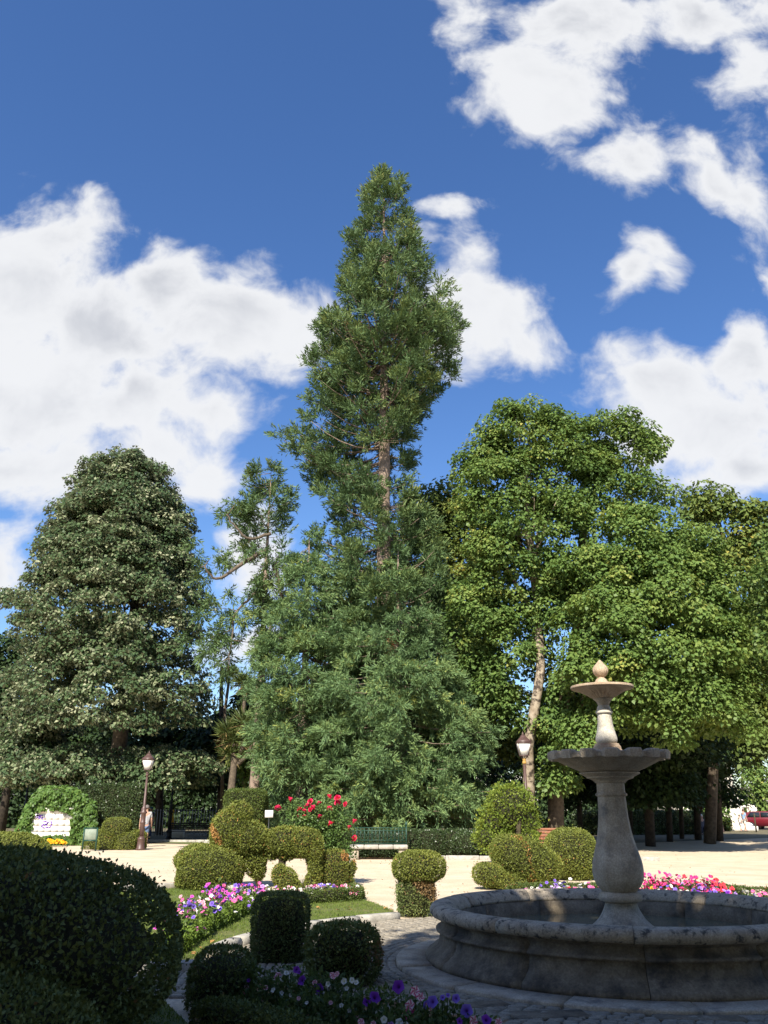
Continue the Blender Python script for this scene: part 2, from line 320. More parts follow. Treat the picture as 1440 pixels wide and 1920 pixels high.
def clipped(name, label, cat, prims, mat, size=.03, dens=1500, loc=(0, 0, 0), group=None, rough=.03, flat=.45, stems=(), parent=None, maxn=60000, zmin=.02, tbias=0.0, brown=.03, partname='leaves'):
    """clipped bush: an inner body of twigs plus a skin of small leaves; prims = (centre, radii, power, rot, tilt)"""
    t = parent or empty(name, loc, label, cat, group)
    prims = [tuple(p) + (2.0, 0, 0)[len(p) - 2:] for p in prims]
    Ps, Ns = [], []
    core = MB()
    for i, (c, r, pw, ro, ti) in enumerate(prims):
        n = min(maxn, int(area(r) * dens * (1.35 if pw > 3 else 1)))
        P, Nn = blobpts(c, r, n, pw, ro, ti)
        keep = P[:, 2] > zmin
        for j, (c2, r2, p2, ro2, ti2) in enumerate(prims):
            if j != i: keep &= ~inside(P, c2, r2, p2, ro2, ti2)
        Ps.append(P[keep]); Ns.append(Nn[keep])
        a, b = 9, 14; G = []
        M = np.array(Matrix.Rotation(ro, 3, 'Z') @ Matrix.Rotation(ti, 3, 'Y')); rr = np.asarray(r)
        sh = max(.80, 1 - .045 / max(min(r), .06))
        for u in range(a):
            th = math.pi * (u / (a - 1)); th = min(max(th, .02), math.pi - .02); row = []
            for w in range(b):
                ph = 2 * math.pi * w / b; d = np.array([math.sin(th) * math.cos(ph), math.sin(th) * math.sin(ph), math.cos(th)])
                q = (np.abs(d / rr) ** pw).sum() ** (-1 / pw) * sh * random.uniform(.97, 1.0)
                v = M @ (d * q) + np.asarray(c); v[2] = max(v[2], -.02); row.append(v)
            G.append(row)
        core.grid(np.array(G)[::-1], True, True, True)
    P = np.concatenate(Ps); Nn = np.concatenate(Ns); n = len(P)
    # lumpy growth: a slow wave over the skin plus stray shoots
    wv = sum(np.sin(P @ (RNG.normal(size=3) * f) + RNG.uniform(0, 6)) for f in (3, 5, 8, 13)) / 4
    P = P + Nn * (wv * rough + RNG.normal(size=n) * rough * .55)[:, None] - Nn * .012
    st = RNG.random(n) < .02; P[st] += (Nn[st] + RNG.normal(size=(st.sum(), 3)) * .3) * RNG.uniform(.3, 2.0, (st.sum(), 1)) * size
    fn = unit(Nn * flat + RNG.normal(size=(n, 3)) * .55)
    ax = unit(np.cross(fn, rdir(n)) + Nn * .55 + np.array([0, 0, .25]))
    s = size * RNG.uniform(.65, 1.35, n)
    tint = np.clip(.42 + .22 * wv + RNG.normal(size=n) * .16 + tbias, 0, .88)
    bw = sum(np.sin(P @ (RNG.normal(size=3) * f) + RNG.uniform(0, 6)) for f in (2, 4, 7)) / 3
    tint = np.where((RNG.random(n) < brown * .3) | ((bw > .72) & (RNG.random(n) < brown * 12)), 1.0, tint)
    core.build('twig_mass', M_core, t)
    link(partname, leaves_mesh(partname, P, ax, fn, s, s * .62, tint), mat, t, kind='stuff')
    if len(stems):
        for (pts, rad) in stems: MB().tube(pts, rad, 7).build('stem', M_twig, t, True)
    return t

# ------------------------------------------------------------------ the ground
FC = Vector((2.6, 10.0, 0))                 # fountain centre; the beds run in rings round it
def sheet(name, pts, z, mat, parent=None, label=None):
    bm = bmesh.new(); vs = [bm.verts.new((p[0], p[1], z)) for p in pts]; f = bm.faces.new(vs)
    if f.normal.z < 0: f.normal_flip()
    bmesh.ops.triangulate(bm, faces=[f])
    me = bpy.data.meshes.new(name); bm.to_mesh(me); bm.free()
    o = link(name, me, mat, parent); o['kind'] = 'structure'; return o
def arc(r, a0, a1, n=24, c=FC):
    return [(c.x + r * math.cos(R_(a)), c.y + r * math.sin(R_(a))) for a in np.linspace(a0, a1, n)]
sheet('sand_ground', [(-700, -300), (700, -300), (700, 1200), (-700, 1200)], 0, M_sand)
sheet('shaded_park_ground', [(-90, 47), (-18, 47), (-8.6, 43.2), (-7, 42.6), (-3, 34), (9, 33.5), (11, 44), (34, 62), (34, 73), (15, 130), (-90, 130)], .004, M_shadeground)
road = sheet('asphalt_street', [(15, 76), (120, 76), (120, 84), (15, 84)], .006, surf('asphalt', (.045, .045, .047), (.07, .07, .07), 8, .9, .3))
sheet('soil_strip', [(.9, 30.3), (9, 29.7), (9, 33.5), (-6, 34.4), (-6, 31.0)], .008, M_soil)
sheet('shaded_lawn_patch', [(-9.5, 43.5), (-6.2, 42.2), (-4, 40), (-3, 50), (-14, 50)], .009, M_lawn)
LAWN_L = arc(4.66, 174, 122.5) + [(.16, 15.0), (-.25, 16.5), (-.75, 17.6), (-2.6, 18.4), (-4.35, 19.2), (-6.3, 17.6), (-6.5, 9.45), (-2.4, 9.75)]
LAWN_R = arc(4.66, 108, 12) + [(9.8, 11.2), (9.6, 15.8), (7.5, 17.6), (4.5, 18.2), (1.7, 17.75), (1.05, 16.4)]
sheet('bed_lawn', LAWN_L, .004, M_lawn); sheet('round_lawn', LAWN_R, .004, M_lawn)
sheet('verge_lawn', [(-1.95, 8.25), (-1.45, 7.2), (-1.9, 5.6), (-6, 4.2), (-7.4, 7.2), (-4.2, 8.0)], .012, M_lawn)
sheet('flower_bed_soil', [(-1.62, 8.5), (-1.25, 9.0), (-.7, 8.8), (-.05, 8.2), (.55, 7.7), (1.2, 7.3), (1.7, 6.9), (1.9, 5.4), (-1.6, 5.6), (-1.5, 7.4)], .012, M_soil)
pav = sheet('cobbled_paving', arc(4.5, 0, 360, 96)[:-1], .006, M_joint)
# cobbles: rings of small sets round the fountain, those nearest the eye each their own piece
def cobble_mb(dx, dy, seed):
    r = random.Random(seed); m = MB(); G = []
    for (k, z) in ((1.0, -.03), (1.0, .006), (.80, .017)):
        G.append([(sx * dx / 2 * k * r.uniform(.92, 1.05), sy * dy / 2 * k * r.uniform(.92, 1.05), z) for sx, sy in ((1, -1), (1, 1), (-1, 1), (-1, -1))])
    m.grid(np.array(G), True, False, True); return m
cob = []
for r in np.arange(2.52, 4.47, .098):
    n = int(2 * math.pi * r / .135)
    for k in range(n):
        a = 2 * math.pi * (k + random.uniform(-.13, .13) + (.5 if int(r * 10) % 2 else 0)) / n
        x, y = FC.x + r * math.cos(a), FC.y + r * math.sin(a)
        if y < 6.1 or x > 6 or (y > 10.5 and x > 2.6): continue
        cob.append((x, y, a + random.uniform(-.06, .06)))
for k in range(14 * 12):                         # the short walk that leads off to the side
    x, y = -1.7 - .125 * (k % 14) , 8.32 + .098 * (k // 14) + random.uniform(-.01, .01)
    if (Vector((x, y, 0)) - FC).length > 4.5 and y < 9.45 - .1 * (-1.9 - x): cob.append((x, y, math.pi / 2))
cob.sort(key=lambda c: c[1])
def in_bed(x, y): return y < 8.3 and x < .9 - (y - 7.2) * .9 or (y < 7.2) or (x < -.8 and y < 8.9 and x > -1.6)
vis = [c for c in cob if not in_bed(c[0], c[1])]
vis.sort(key=lambda c: c[1])
vars_ = [cobble_mb(.088, .122, s).mesh('cobble') for s in range(8)]
cbase = link('cobble', vars_[0], M_cobble, pav); first = True
for i, (x, y, a) in enumerate(vis[:300]):
    if i == 0: o = cbase
    else:
        if len(vars_[i % 8].materials) == 0: vars_[i % 8].materials.append(M_cobble)
        o = bpy.data.objects.new('cobble', vars_[i % 8]); COL.objects.link(o); o.parent = pav
    o.location = (x, y, .006 + random.uniform(-.003, .004)); o.rotation_euler = (random.uniform(-.04, .04), random.uniform(-.04, .04), a)
rest = MB()
tmp = [cobble_mb(.088, .122, s) for s in range(8)]
for i, (x, y, a) in enumerate(vis[300:]):
    b = tmp[i % 8]; V = b.V[0].copy(); ca, sa = math.cos(a), math.sin(a); dz = random.uniform(-.004, .004)
    V2 = np.stack([V[:, 0] * ca - V[:, 1] * sa + x, V[:, 0] * sa + V[:, 1] * ca + y, V[:, 2] + .006 + dz], 1)
    rest.V.append(V2)
    for k, fs in b.F.items(): rest.F.setdefault(k, []).extend([[q + rest.n for q in f] for f in fs])
    rest.n += len(V2)
rest.build('cobblestones', M_cobble, pav, kind='stuff')
# leaf litter blown over the sand
def litter(n=900):
    q = RNG.random(n); x = np.where(q < .55, RNG.uniform(-1, 16, n), RNG.uniform(-12, 12, n)); y = np.where(q < .55, RNG.uniform(19, 36, n) ** 1.0, RNG.uniform(18, 44, n))
    P = np.column_stack([x, y, np.full(n, .012)]); ok = ((np.abs(P[:, 0] + 2) > 1.2) | (P[:, 1] > 20.5)) & (np.sin(x * .9 + 1) + np.sin(y * .7 + x * .4) + RNG.normal(size=n) * .5 > .6); P = P[ok]; n = len(P)
    link('leaf_litter', leaves_mesh('leaf_litter', P, unit(RNG.normal(size=(n, 3)) * np.array([1, 1, .15])), unit(RNG.normal(size=(n, 3)) * .3 + np.array([0, 0, 1])), RNG.uniform(.03, .08, n), .04, RNG.random(n)), leafmat('dry_leaf_litter', [(0, (.20, .12, .05)), (.5, (.36, .24, .11)), (1, (.42, .34, .2))], transl=.05), kind='stuff')
litter()
# larger slabs let into the cobbles before the step
for (px, py, w, d, rz) in ((1030, 1908, .62, .26, .1), (1310, 1912, .7, .25, -.1), (900, 1890, .5, .22, .35)):
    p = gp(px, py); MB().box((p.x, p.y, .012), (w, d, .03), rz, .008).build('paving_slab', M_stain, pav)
# kerbs: rings of single stones
def kerb_ring(name, r, a0, a1, step, w=.17, h=.10, c=FC):
    k = empty(name, (0, 0, 0)); k['kind'] = 'structure'
    a = a0
    while a < a1 - .5:
        b = min(a + step * random.uniform(.85, 1.15), a1); G = []; m = MB(); dz = random.uniform(-.008, .008); dr = random.uniform(-.008, .008)
        for t in np.linspace(R_(a) + .003, R_(b) - .003, 5):
            ri, ro = r + dr, r + w + dr
            G.append([(c.x + q * math.cos(t), c.y + q * math.sin(t), z + dz) for q, z in ((ri, -.05), (ri, h - .02), (ri + .02, h), (ro - .02, h), (ro, h - .02), (ro, -.05))])
        m.grid(np.array(G), True, True, True); m.build('kerb_stone', M_kerb, k); a = b
    return k
def kerb_line(name, pts, step=.8, w=.16, h=.1, mat=None):
    k = empty(name, (0, 0, 0)); k['kind'] = 'structure'
    for (p, q) in zip(pts[:-1], pts[1:]):
        p, q = Vector(p), Vector(q); d = q - p; n = max(1, round(d.length / step))
        for i in range(n):
            c = p + d * (i + .5) / n; MB().box((c.x + random.uniform(-.008, .008), c.y + random.uniform(-.008, .008), h / 2 - .03 + random.uniform(-.006, .006)), (d.length / n - .008, w, h + .06), math.atan2(d.y, d.x), .018).build('kerb_stone', mat or M_kerb, k)
    return k
kerb_ring('lawn_kerb', 4.49, 121.5, 173, 8.5)
kerb_line('walk_kerb', [(-1.93, 9.62), (-4.2, 9.30), (-6.5, 9.2)], .75, .17, .10)
kerb_ring('round_lawn_kerb', 4.49, 14, 108, 8.5)
kerb_line('verge_kerb', [(-1.92, 8.3), (-4.2, 8.05), (-7, 7.3)], .7, .12, .06)
kerb_line('bed_back_kerb', [(-2.9, 18.62), (-4.4, 19.35), (-6.3, 17.8)], .8)
kerb_line('planting_kerb', [(.95, 30.25), (3.2, 30.05), (5, 29.9), (9, 29.3)], 1.1, .22, .13)
kerb_line('path_kerb', [(-8.9, 43.1), (-7.4, 41.2), (-5.2, 39.2), (-3.2, 34.5), (-1.2, 30.6)], 1.2, .2, .12)
kerb_line('far_kerb', [(-14, 47), (-8.4, 46.2), (-4, 45.5)], 1.6, .2, .12)
# grass: short blades standing on the lawns
def poly_sample(pts, n):
    P = np.array(pts); lo, hi = P.min(0), P.max(0); Q = RNG.uniform(lo, hi, (n * 3, 2)); ins = np.zeros(len(Q), bool)
    for (x1, y1), (x2, y2) in zip(P, np.roll(P, -1, 0)):
        c = ((y1 > Q[:, 1]) != (y2 > Q[:, 1])); ins ^= c & (Q[:, 0] < (x2 - x1) * (Q[:, 1] - y1) / (y2 - y1 + 1e-12) + x1)
    return Q[ins][:n]
def grass(name, pts, n, h=.035, wd=.007):
    Q = poly_sample(pts, n); n = len(Q)
    Q = Q[[True] * n]; P = np.column_stack([Q, np.full(n, .004)])
    wv = sum(np.sin(P @ (RNG.normal(size=3) * f) + RNG.uniform(0, 6)) for f in (1.2, 2.5, 6)) / 3
    ok = RNG.random(n) > np.clip((wv - .35) * 1.6, 0, .85)
    P = P[ok]; wv = wv[ok]; n = len(P)
    A = unit(RNG.normal(size=(n, 3)) * .55 + np.array([0, 0, 1]))
    hh = h * RNG.uniform(.6, 1.4, n)
    o = link(name, leaves_mesh(name, P, A, rdir(n), hh, wd, np.clip(.4 + .3 * wv + RNG.normal(size=n) * .15, 0, 1), .1, .2), LM['grass'], kind='stuff'); return o
grass('grass', LAWN_L, 70000); grass('grass', LAWN_R, 32000, .04, .009)
grass('grass', [(-1.95, 8.25), (-1.45, 7.2), (-1.9, 5.6), (-4, 5.6), (-4.2, 8.0)], 12000)

# ------------------------------------------------------------------ the fountain
ft = empty('fountain', FC, 'three-tiered grey granite fountain with round basin and scalloped bowl in the shade', 'fountain')
def ring_stones(name, prof, cuts, mat, parent, jitter=0.0, gap=.0016, seg=8, closed=True):
    for a, b in zip(cuts[:-1], cuts[1:]):
        G = []; m = MB(); dr = random.uniform(-jitter, jitter); dz = random.uniform(-jitter, jitter)
        for t in np.linspace(a + gap, b - gap, seg): G.append([((r + dr) * math.cos(t), (r + dr) * math.sin(t), z + dz) for r, z in prof])
        m.grid(np.array(G), closed, True, True); m.build(name, mat, parent, False)
def arcprof(c, r, a0, a1, n): return [(c[0] + r * math.cos(R_(a)), c[1] + r * math.sin(R_(a))) for a in np.linspace(a0, a1, n)]
tau = 2 * math.pi
wall = [(1.74, .05), (2.15, .05), (2.15, .085), (2.13, .12), (2.075, .15), (2.06, .17), (2.03, .185), (2.005, .22), (1.985, .30), (1.985, .315), (2.03, .325), (2.035, .345), (2.0, .362), (1.975, .39), (1.965, .425), (1.985, .44), (2.02, .452), (2.02, .462), (1.78, .46), (1.75, .30)]
rim = [(1.80, .463)] + [(2.03, .463)] + arcprof((2.035, .525), .062, -90, 90, 7) + [(1.98, .592), (1.93, .592), (1.87, .575), (1.83, .535), (1.805, .49)]
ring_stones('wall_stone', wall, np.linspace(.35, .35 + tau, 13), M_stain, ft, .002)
ring_stones('rim_stone', rim, np.linspace(.1, .1 + tau, 11), M_rim, ft, .003)
ring_stones('step_stone', [(2.05, -.03), (2.47, -.03), (2.47, .045), (2.455, .056), (2.05, .058)], np.linspace(.2, .2 + tau, 15), M_stone, ft, .006, .004)
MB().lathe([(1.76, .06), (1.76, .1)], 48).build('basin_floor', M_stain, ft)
wm = newmat('basin_water'); wm[2].inputs['Base Color'].default_value = (.13, .13, .09, 1); wm[2].inputs['Roughness'].default_value = .06; wm[2].inputs['IOR'].default_value = 1.33
nz = wm[1].nodes.new('ShaderNodeTexNoise'); nz.inputs['Scale'].default_value = 9; bp = wm[1].nodes.new('ShaderNodeBump'); bp.inputs['Strength'].default_value = .12; bp.inputs['Distance'].default_value = .02
wm[1].links.new(nz.outputs[0], bp.inputs['Height']); wm[1].links.new(bp.outputs[0], wm[2].inputs['Normal'])
MB().add([(1.765 * math.cos(a), 1.765 * math.sin(a), .305) for a in np.linspace(0, tau, 49)[:-1]], [tuple(range(48))]).build('water', wm[0], ft)
inner = [(1.76, .10), (1.765, .35), (1.79, .46)]
def revolve(name, prof, mat, n=32, smooth=True, facet=None, parent=ft, sub=3, keep=None):
    """turned stone; facet = (number of flat sides, strength)"""
    P = [prof[0]]
    for p, q in zip(prof[:-1], prof[1:]):
        P.append(q)
    G = []; A = np.arange(n) * tau / n + .11
    for (r, z) in P:
        if facet and r > .02:
            k, s = facet; w = tau / k; loc = (A % w) - w / 2; f = math.cos(w / 2) / np.cos(loc); rr = r * (1 - s + s * f * 1.04)
        else: rr = np.full(n, r)
        G.append(np.stack([rr * np.cos(A), rr * np.sin(A), np.full(n, z)], 1))
    m = MB().grid(np.array(G), True, True, True); o = m.build(name, mat, parent, smooth)
    if smooth:
        md = o.modifiers.new('edges', 'EDGE_SPLIT'); md.split_angle = R_(34)
    return o
def curve(pts, n=6):
    """smooth outline through points (r, z)"""
    pts = [Vector((a, b)) for a, b in pts]; out = []
    for i in range(len(pts) - 1):
        p0, p1, p2, p3 = pts[max(i - 1, 0)], pts[i], pts[i + 1], pts[min(i + 2, len(pts) - 1)]
        for k in range(n):
            t = k / n; out.append(tuple(.5 * ((2 * p1) + (p2 - p0) * t + (2 * p0 - 5 * p1 + 4 * p2 - p3) * t * t + (3 * p1 - p0 - 3 * p2 + p3) * t ** 3)))
    return out + [tuple(pts[-1])]
revolve('pedestal_foot', [(.46, .08), (.46, .285), (.445, .30), (.44, .315)] + curve([(.425, .318), (.36, .35), (.26, .43), (.20, .52), (.165, .605)], 4), M_stone, 40)
revolve('pedestal_collar', [(.16, .60), (.175, .605), (.225, .622), (.235, .64), (.235, .668), (.215, .70), (.19, .715)], M_stone, 40)
revolve('baluster', curve([(.185, .716), (.235, .77), (.268, .84), (.277, .93), (.265, 1.03), (.225, 1.17), (.188, 1.32), (.166, 1.48), (.158, 1.62), (.155, 1.70)], 4) + [(.157, 1.702), (.175, 1.712), (.178, 1.73), (.162, 1.742)] + [(.156, 1.75), (.156, 1.845)], M_stone, 48, True, (8, .85))
revolve('capital', [(.15, 1.846), (.172, 1.85), (.18, 1.865), (.21, 1.885), (.262, 1.90), (.27, 1.915), (.30, 1.93), (.34, 1.948), (.345, 1.962), (.30, 1.964)], M_stone, 48, True, (8, .5))
# scalloped bowl: 14 lobes, the rim stepping out and up on each
def bowl(nl=16):
    n = nl * 12; A = np.arange(n) * tau / n; ph = (A * nl / tau) % 1
    lobe = np.clip((.5 - np.abs(ph - .5)) * 12 - 1.5, 0, 1); groove = np.exp(-((np.minimum(ph, 1 - ph)) / .05) ** 2)
    G = []
    def row(r, z, dr=0, dz=0, g=0): G.append(np.stack([(r + dr * lobe - g * groove) * np.cos(A), (r + dr * lobe - g * groove) * np.sin(A), z + dz * lobe], 1))
    row(.05, 1.966); row(.29, 1.966); row(.33, 1.972); row(.345, 1.985, 0, 0, .006); row(.42, 2.015, 0, 0, .01); row(.52, 2.065, .004, 0, .014); row(.60, 2.105, .008, .002, .016)
    row(.635, 2.112, .010, .0, .012); row(.638, 2.114, .046, -.012); row(.642, 2.155, .05, -.004); row(.642, 2.165, .05, .02); row(.632, 2.172, .048, .026); row(.585, 2.172, .03, .024); row(.565, 2.15, .0, 0); row(.40, 2.06); row(.2, 2.03); row(.06, 2.03)
    return MB().grid(np.array(G), True, True, True)
b = bowl().build('scalloped_bowl', surf('bowl_granite', (.33, .275, .205), (.45, .385, .295), 6, .9, .4, c3=(.30, .20, .12), s3=3, lo3=.56, hi3=.72, fine=60), ft, True); md = b.modifiers.new('edges', 'EDGE_SPLIT'); md.split_angle = R_(38)
revolve('upper_plinth', [(.15, 2.03), (.172, 2.04), (.172, 2.205), (.165, 2.215), (.16, 2.225), (.157, 2.25), (.145, 2.262), (.135, 2.285)], M_warm, 40)
revolve('upper_baluster', curve([(.105, 2.286), (.122, 2.31), (.124, 2.345), (.108, 2.41), (.092, 2.48), (.083, 2.56), (.078, 2.615)], 4) + [(.09, 2.625), (.098, 2.635), (.098, 2.652), (.088, 2.662), (.082, 2.668)] + curve([(.082, 2.67), (.076, 2.70), (.06, 2.725), (.055, 2.74)], 3), surf('pale_granite', (.50, .46, .39), (.62, .58, .50), 8, .9, .4, c3=(.33, .29, .23), s3=9, lo3=.6, hi3=.7, fine=70), 32)
revolve('upper_neck', curve([(.064, 2.66), (.064, 2.72), (.082, 2.765), (.118, 2.80)], 4), M_stone, 32, True, (10, .6))
def small_bowl():
    n = 120; A = np.arange(n) * tau / n; fl = np.abs(np.sin(A * 15)); G = []
    for (r, z, k) in ((.10, 2.795, .0), (.145, 2.822, .012), (.19, 2.850, .016), (.245, 2.880, .016), (.285, 2.897, .006), (.295, 2.902, 0), (.352, 2.912, 0), (.366, 2.922, 0), (.367, 2.936, 0), (.362, 2.948, 0), (.345, 2.95, 0), (.30, 2.93, 0), (.1, 2.92, 0)):
        rr = r + k * (fl - .5); G.append(np.stack([rr * np.cos(A), rr * np.sin(A), np.full(n, z)], 1))
    return MB().grid(np.array(G), True, True, True)
b = small_bowl().build('fluted_bowl', M_warm, ft, True); md = b.modifiers.new('edges', 'EDGE_SPLIT'); md.split_angle = R_(40)
revolve('finial_base', [(.085, 2.92), (.092, 2.935), (.092, 2.985), (.086, 2.995), (.075, 3.0), (.07, 3.012), (.058, 3.03), (.042, 3.045), (.036, 3.055)], M_warm, 32, True, (8, .7))
def bud():
    n = 64; A = np.arange(n) * tau / n; G = []
    for (r, z) in curve([(.03, 3.05), (.055, 3.068), (.082, 3.105), (.088, 3.135), (.078, 3.17), (.055, 3.20), (.035, 3.225), (.02, 3.245), (.004, 3.262)], 4):
        rr = r * (1 + .07 * np.abs(np.sin(A * 5 + (z - 3.05) * 14)) + .03 * np.sin(A * 16 + z * 60)); G.append(np.stack([rr * np.cos(A), rr * np.sin(A), np.full(n, z)], 1))
    return MB().grid(np.array(G), True, True, True)
bud().build('bud_finial', M_warm, ft, True)
# ------------------------------------------------------------------ trees
def outline(Y, rows, X0):
    """photo outline rows (y, x left, x right) at distance Y -> (z, left reach, right reach)"""
    out = []
    for (py, xl, xr) in rows:
        a = at(xl, py, Y); b = at(xr, py, Y); out.append((a.z, X0 - a.x, b.x - X0))
    return sorted(out)
def plumes(P, D, K, per, blen, bw, sag=0.0, cone=.75, axl=.9):
    """feathery sprays: blades fan out along a short axis"""
    n = len(P) * per; i = np.repeat(np.arange(len(P)), per); q = RNG.random(n) ** .8
    A = unit(D[i] * (.55 + .5 * q[:, None]) + RNG.normal(size=(n, 3)) * cone * (1.05 - .45 * q[:, None]) * .75 + np.array([0, 0, -sag * .22]))
    base = P[i] + D[i] * (q * blen * axl * 2.0 - blen * .5)[:, None] + np.array([0, 0, -1]) * (sag * .35 * q ** 2 * blen * 2)[:, None] + RNG.normal(size=(n, 3)) * blen * .12
    ln = blen * RNG.uniform(.6, 1.25, n) * (1.1 - .35 * q)
    tint = np.clip(.34 + K[i] + RNG.normal(size=n) * .11 + .14 * q, 0, .95); tint = np.where(K[i] > .8, 1.0, tint)
    return base, A, ln, tint
def sequoia(label, X, Y, rows, trunk_r, n_br, cpm, npl, per, mat, bark, droop=.45, lift=.42, depth=None, blen=.26, bw=.04, sag=0.0, spread=.2, name='sequoia_tree', lean=0.0, bare=(0, 0), front=1.0, crad=.34, fl=.5, cut=0.0, lump=.2):
    O = np.array(outline(Y, rows, X)); z0, z1 = O[0, 0], O[-1, 0]; H = z1
    t = empty(name, (X, Y, 0), label, 'tree'); tr = MB(); nz = 14
    pts = [(random.uniform(-.04, .04) + lean * (i / nz), random.uniform(-.04, .04), H * .985 * i / nz) for i in range(nz + 1)]
    tr.tube(pts, [trunk_r * (1.35 if i == 0 else 1) * max(.03, (1 - i / nz) ** .85) for i in range(nz + 1)], 12)
    zz = RNG.uniform(z0, z1, n_br * 8); prob = (np.interp(zz, O[:, 0], O[:, 1]) + np.interp(zz, O[:, 0], O[:, 2])) + fl
    zz = RNG.choice(zz, n_br, p=prob / prob.sum()); P, D, K = [], [], []
    for z in zz:
        az = random.uniform(0, tau)
        fr_ = -math.sin(az)                                     # 1 = straight at the viewer
        if fr_ > .55 and (bare[0] < z < bare[1] or random.random() > front): continue
        c, s = math.cos(az), math.sin(az)
        l, r = np.interp(z, O[:, 0], O[:, 1]), np.interp(z, O[:, 0], O[:, 2]); sx = r if c > 0 else l
        dp = min(depth or 99, (l + r) / 2 * 1.1)
        Rr = max(.12, 1 / math.sqrt((c / max(sx, .08)) ** 2 + (s / max(dp, .08)) ** 2) * random.choice((.62, .78, .9, 1.0, 1.03)))
        Rr *= 1 + lump * math.sin(3 * az + z * 1.25 + X) * math.sin(z * 1.75 + az * 2)
        if Rr > 1.2: Rr = max(1.2, Rr - cut)
        ox = lean * z / H; zb = z + Rr * (droop - lift) * .8
        def pt(q): return np.array([ox * (1 - q) + c * Rr * q, s * Rr * q, zb - droop * Rr * q + lift * Rr * q * q - sag * q * q * .7])
        if Rr > .6: tr.tube([pt(q) for q in np.linspace(0, .97, 6)], [max(.012, trunk_r * .11 * min(1, Rr / 4) * (1 - .85 * q)) for q in np.linspace(0, 1, 6)], 5)
        nc = max(1, int(Rr * cpm + random.random())); lat = np.array([-s, c, 0]); yel = random.gauss(0, .09); dead = random.random() < .008
        for k in range(nc):
            q = 1.0 if k == 0 else min(1, max(.2, random.betavariate(1.9, 1.1)))
            off = spread * Rr * (1.15 - q) * random.choice((-1, 1)) * random.uniform(.3, 1.6) if k else 0
            cc = pt(q) + lat * off + np.array([0, 0, -abs(off) * .15 + random.gauss(0, .08)])
            bd = unit(np.array([c, s, 0]) * .8 + lat * np.sign(off) * .55 * (abs(off) > .1) + np.array([0, 0, lift * 1.5 * q - droop * .6 - sag * .55 * q]))
            cr = crad * random.uniform(.75, 1.3) * (1 if Rr > 1.3 else .3 + .54 * Rr); ky = yel + random.gauss(0, .1); br = dead and random.random() < .5
            for j in range(npl):
                v = unit(RNG.normal(size=3)); v[2] = abs(v[2]) * .8 if random.random() < .7 - .35 * min(1, sag) else v[2]
                P.append(cc + v * cr * random.uniform(.2, 1)); D.append(unit(bd * .75 + v * .85)); K.append(1.2 if br else ky + .10 * v[2] + random.gauss(0, .05))
    P, D, K = np.array(P), np.array(D), np.array(K)
    tr.build('trunk', bark, t, True)
    base, A, ln, tint = plumes(P, D, K, per, blen, bw, sag)
    link('crown', leaves_mesh('crown', base, A, rdir(len(base)), ln, bw, tint, .25, .16), mat, t, kind='stuff'); return t
# the tall one
sequoia('tallest tree, a slender giant sequoia with bare pinkish upper trunk above all other trees', 0.0, 38, [(318, 725, 729), (345, 708, 746), (370, 697, 762), (400, 684, 780), (425, 672, 800), (455, 682, 800), (480, 642, 815), (520, 645, 820), (560, 622, 850), (600, 600, 856), (650, 572, 858), (700, 566, 855), (745, 572, 830), (780, 556, 790), (810, 540, 778), (850, 536, 785), (880, 570, 772), (920, 590, 780), (960, 580, 800), (1010, 560, 820), (1100, 560, 850), (1250, 560, 860)],
        .52, 560, .9, 12, 14, LM['sequoia'], M_redbark, .34, .52, blen=.31, bw=.055, spread=.26, bare=(at(720, 900, 38).z, at(720, 840, 38).z), front=.8, crad=.36, fl=2.8, cut=.42, lump=.13)
# young ones round its foot
sequoia('pyramid-shaped young sequoia with bluish drooping sprays behind the green-railed bench', at(745, 1030, 35.2).x, 35.2, [(1022, 733, 738), (1050, 722, 752), (1080, 712, 772), (1120, 695, 795), (1170, 672, 815), (1220, 648, 850), (1270, 625, 868), (1320, 605, 900), (1370, 590, 925), (1420, 578, 935), (1470, 580, 925), (1505, 600, 905), (1525, 640, 890)],
        .34, 330, 1.12, 11, 18, LM['skirt'], M_redbark, .42, .40, depth=3.4, blen=.25, bw=.040, sag=.75, spread=.30, crad=.33)
sequoia('broad feathery young sequoia with its foot behind the rose tree', at(580, 1010, 36.4).x, 36.4, [(990, 578, 584), (1020, 560, 606), (1060, 545, 640), (1110, 530, 660), (1160, 505, 670), (1210, 480, 680), (1260, 474, 690), (1310, 466, 690), (1360, 478, 690), (1410, 485, 690), (1460, 500, 690), (1510, 520, 680), (1545, 540, 660)],
        .30, 280, 1.12, 11, 18, LM['skirt'], M_redbark, .45, .42, depth=3.4, blen=.25, bw=.042, sag=.7, spread=.30, crad=.33)
side = sequoia('thin ragged sequoia with long bare limbs reaching over the silver linden', at(500, 1050, 37.6).x, 37.6, [(872, 492, 498), (892, 462, 525), (930, 455, 545), (960, 445, 556), (985, 440, 540), (1010, 455, 540), (1050, 470, 560), (1110, 490, 560), (1180, 490, 560)],
        .26, 62, 1.5, 7, 17, LM['sequoia'], M_redbark, .30, .42, depth=2.2, blen=.28, bw=.052, crad=.36)
def smooth(pts, n=5, j=.035):
    out = []
    for i in range(len(pts) - 1):
        p0, p1, p2, p3 = pts[max(i - 1, 0)], pts[i], pts[i + 1], pts[min(i + 2, len(pts) - 1)]
        for k in range(n):
            t = k / n; out.append(.5 * ((2 * p1) + (p2 - p0) * t + (2 * p0 - 5 * p1 + 4 * p2 - p3) * t * t + (3 * p1 - p0 - 3 * p2 + p3) * t ** 3) + (Vector((random.gauss(0, j), random.gauss(0, j), random.gauss(0, j))) if k else Vector()))
    return out + [pts[-1]]
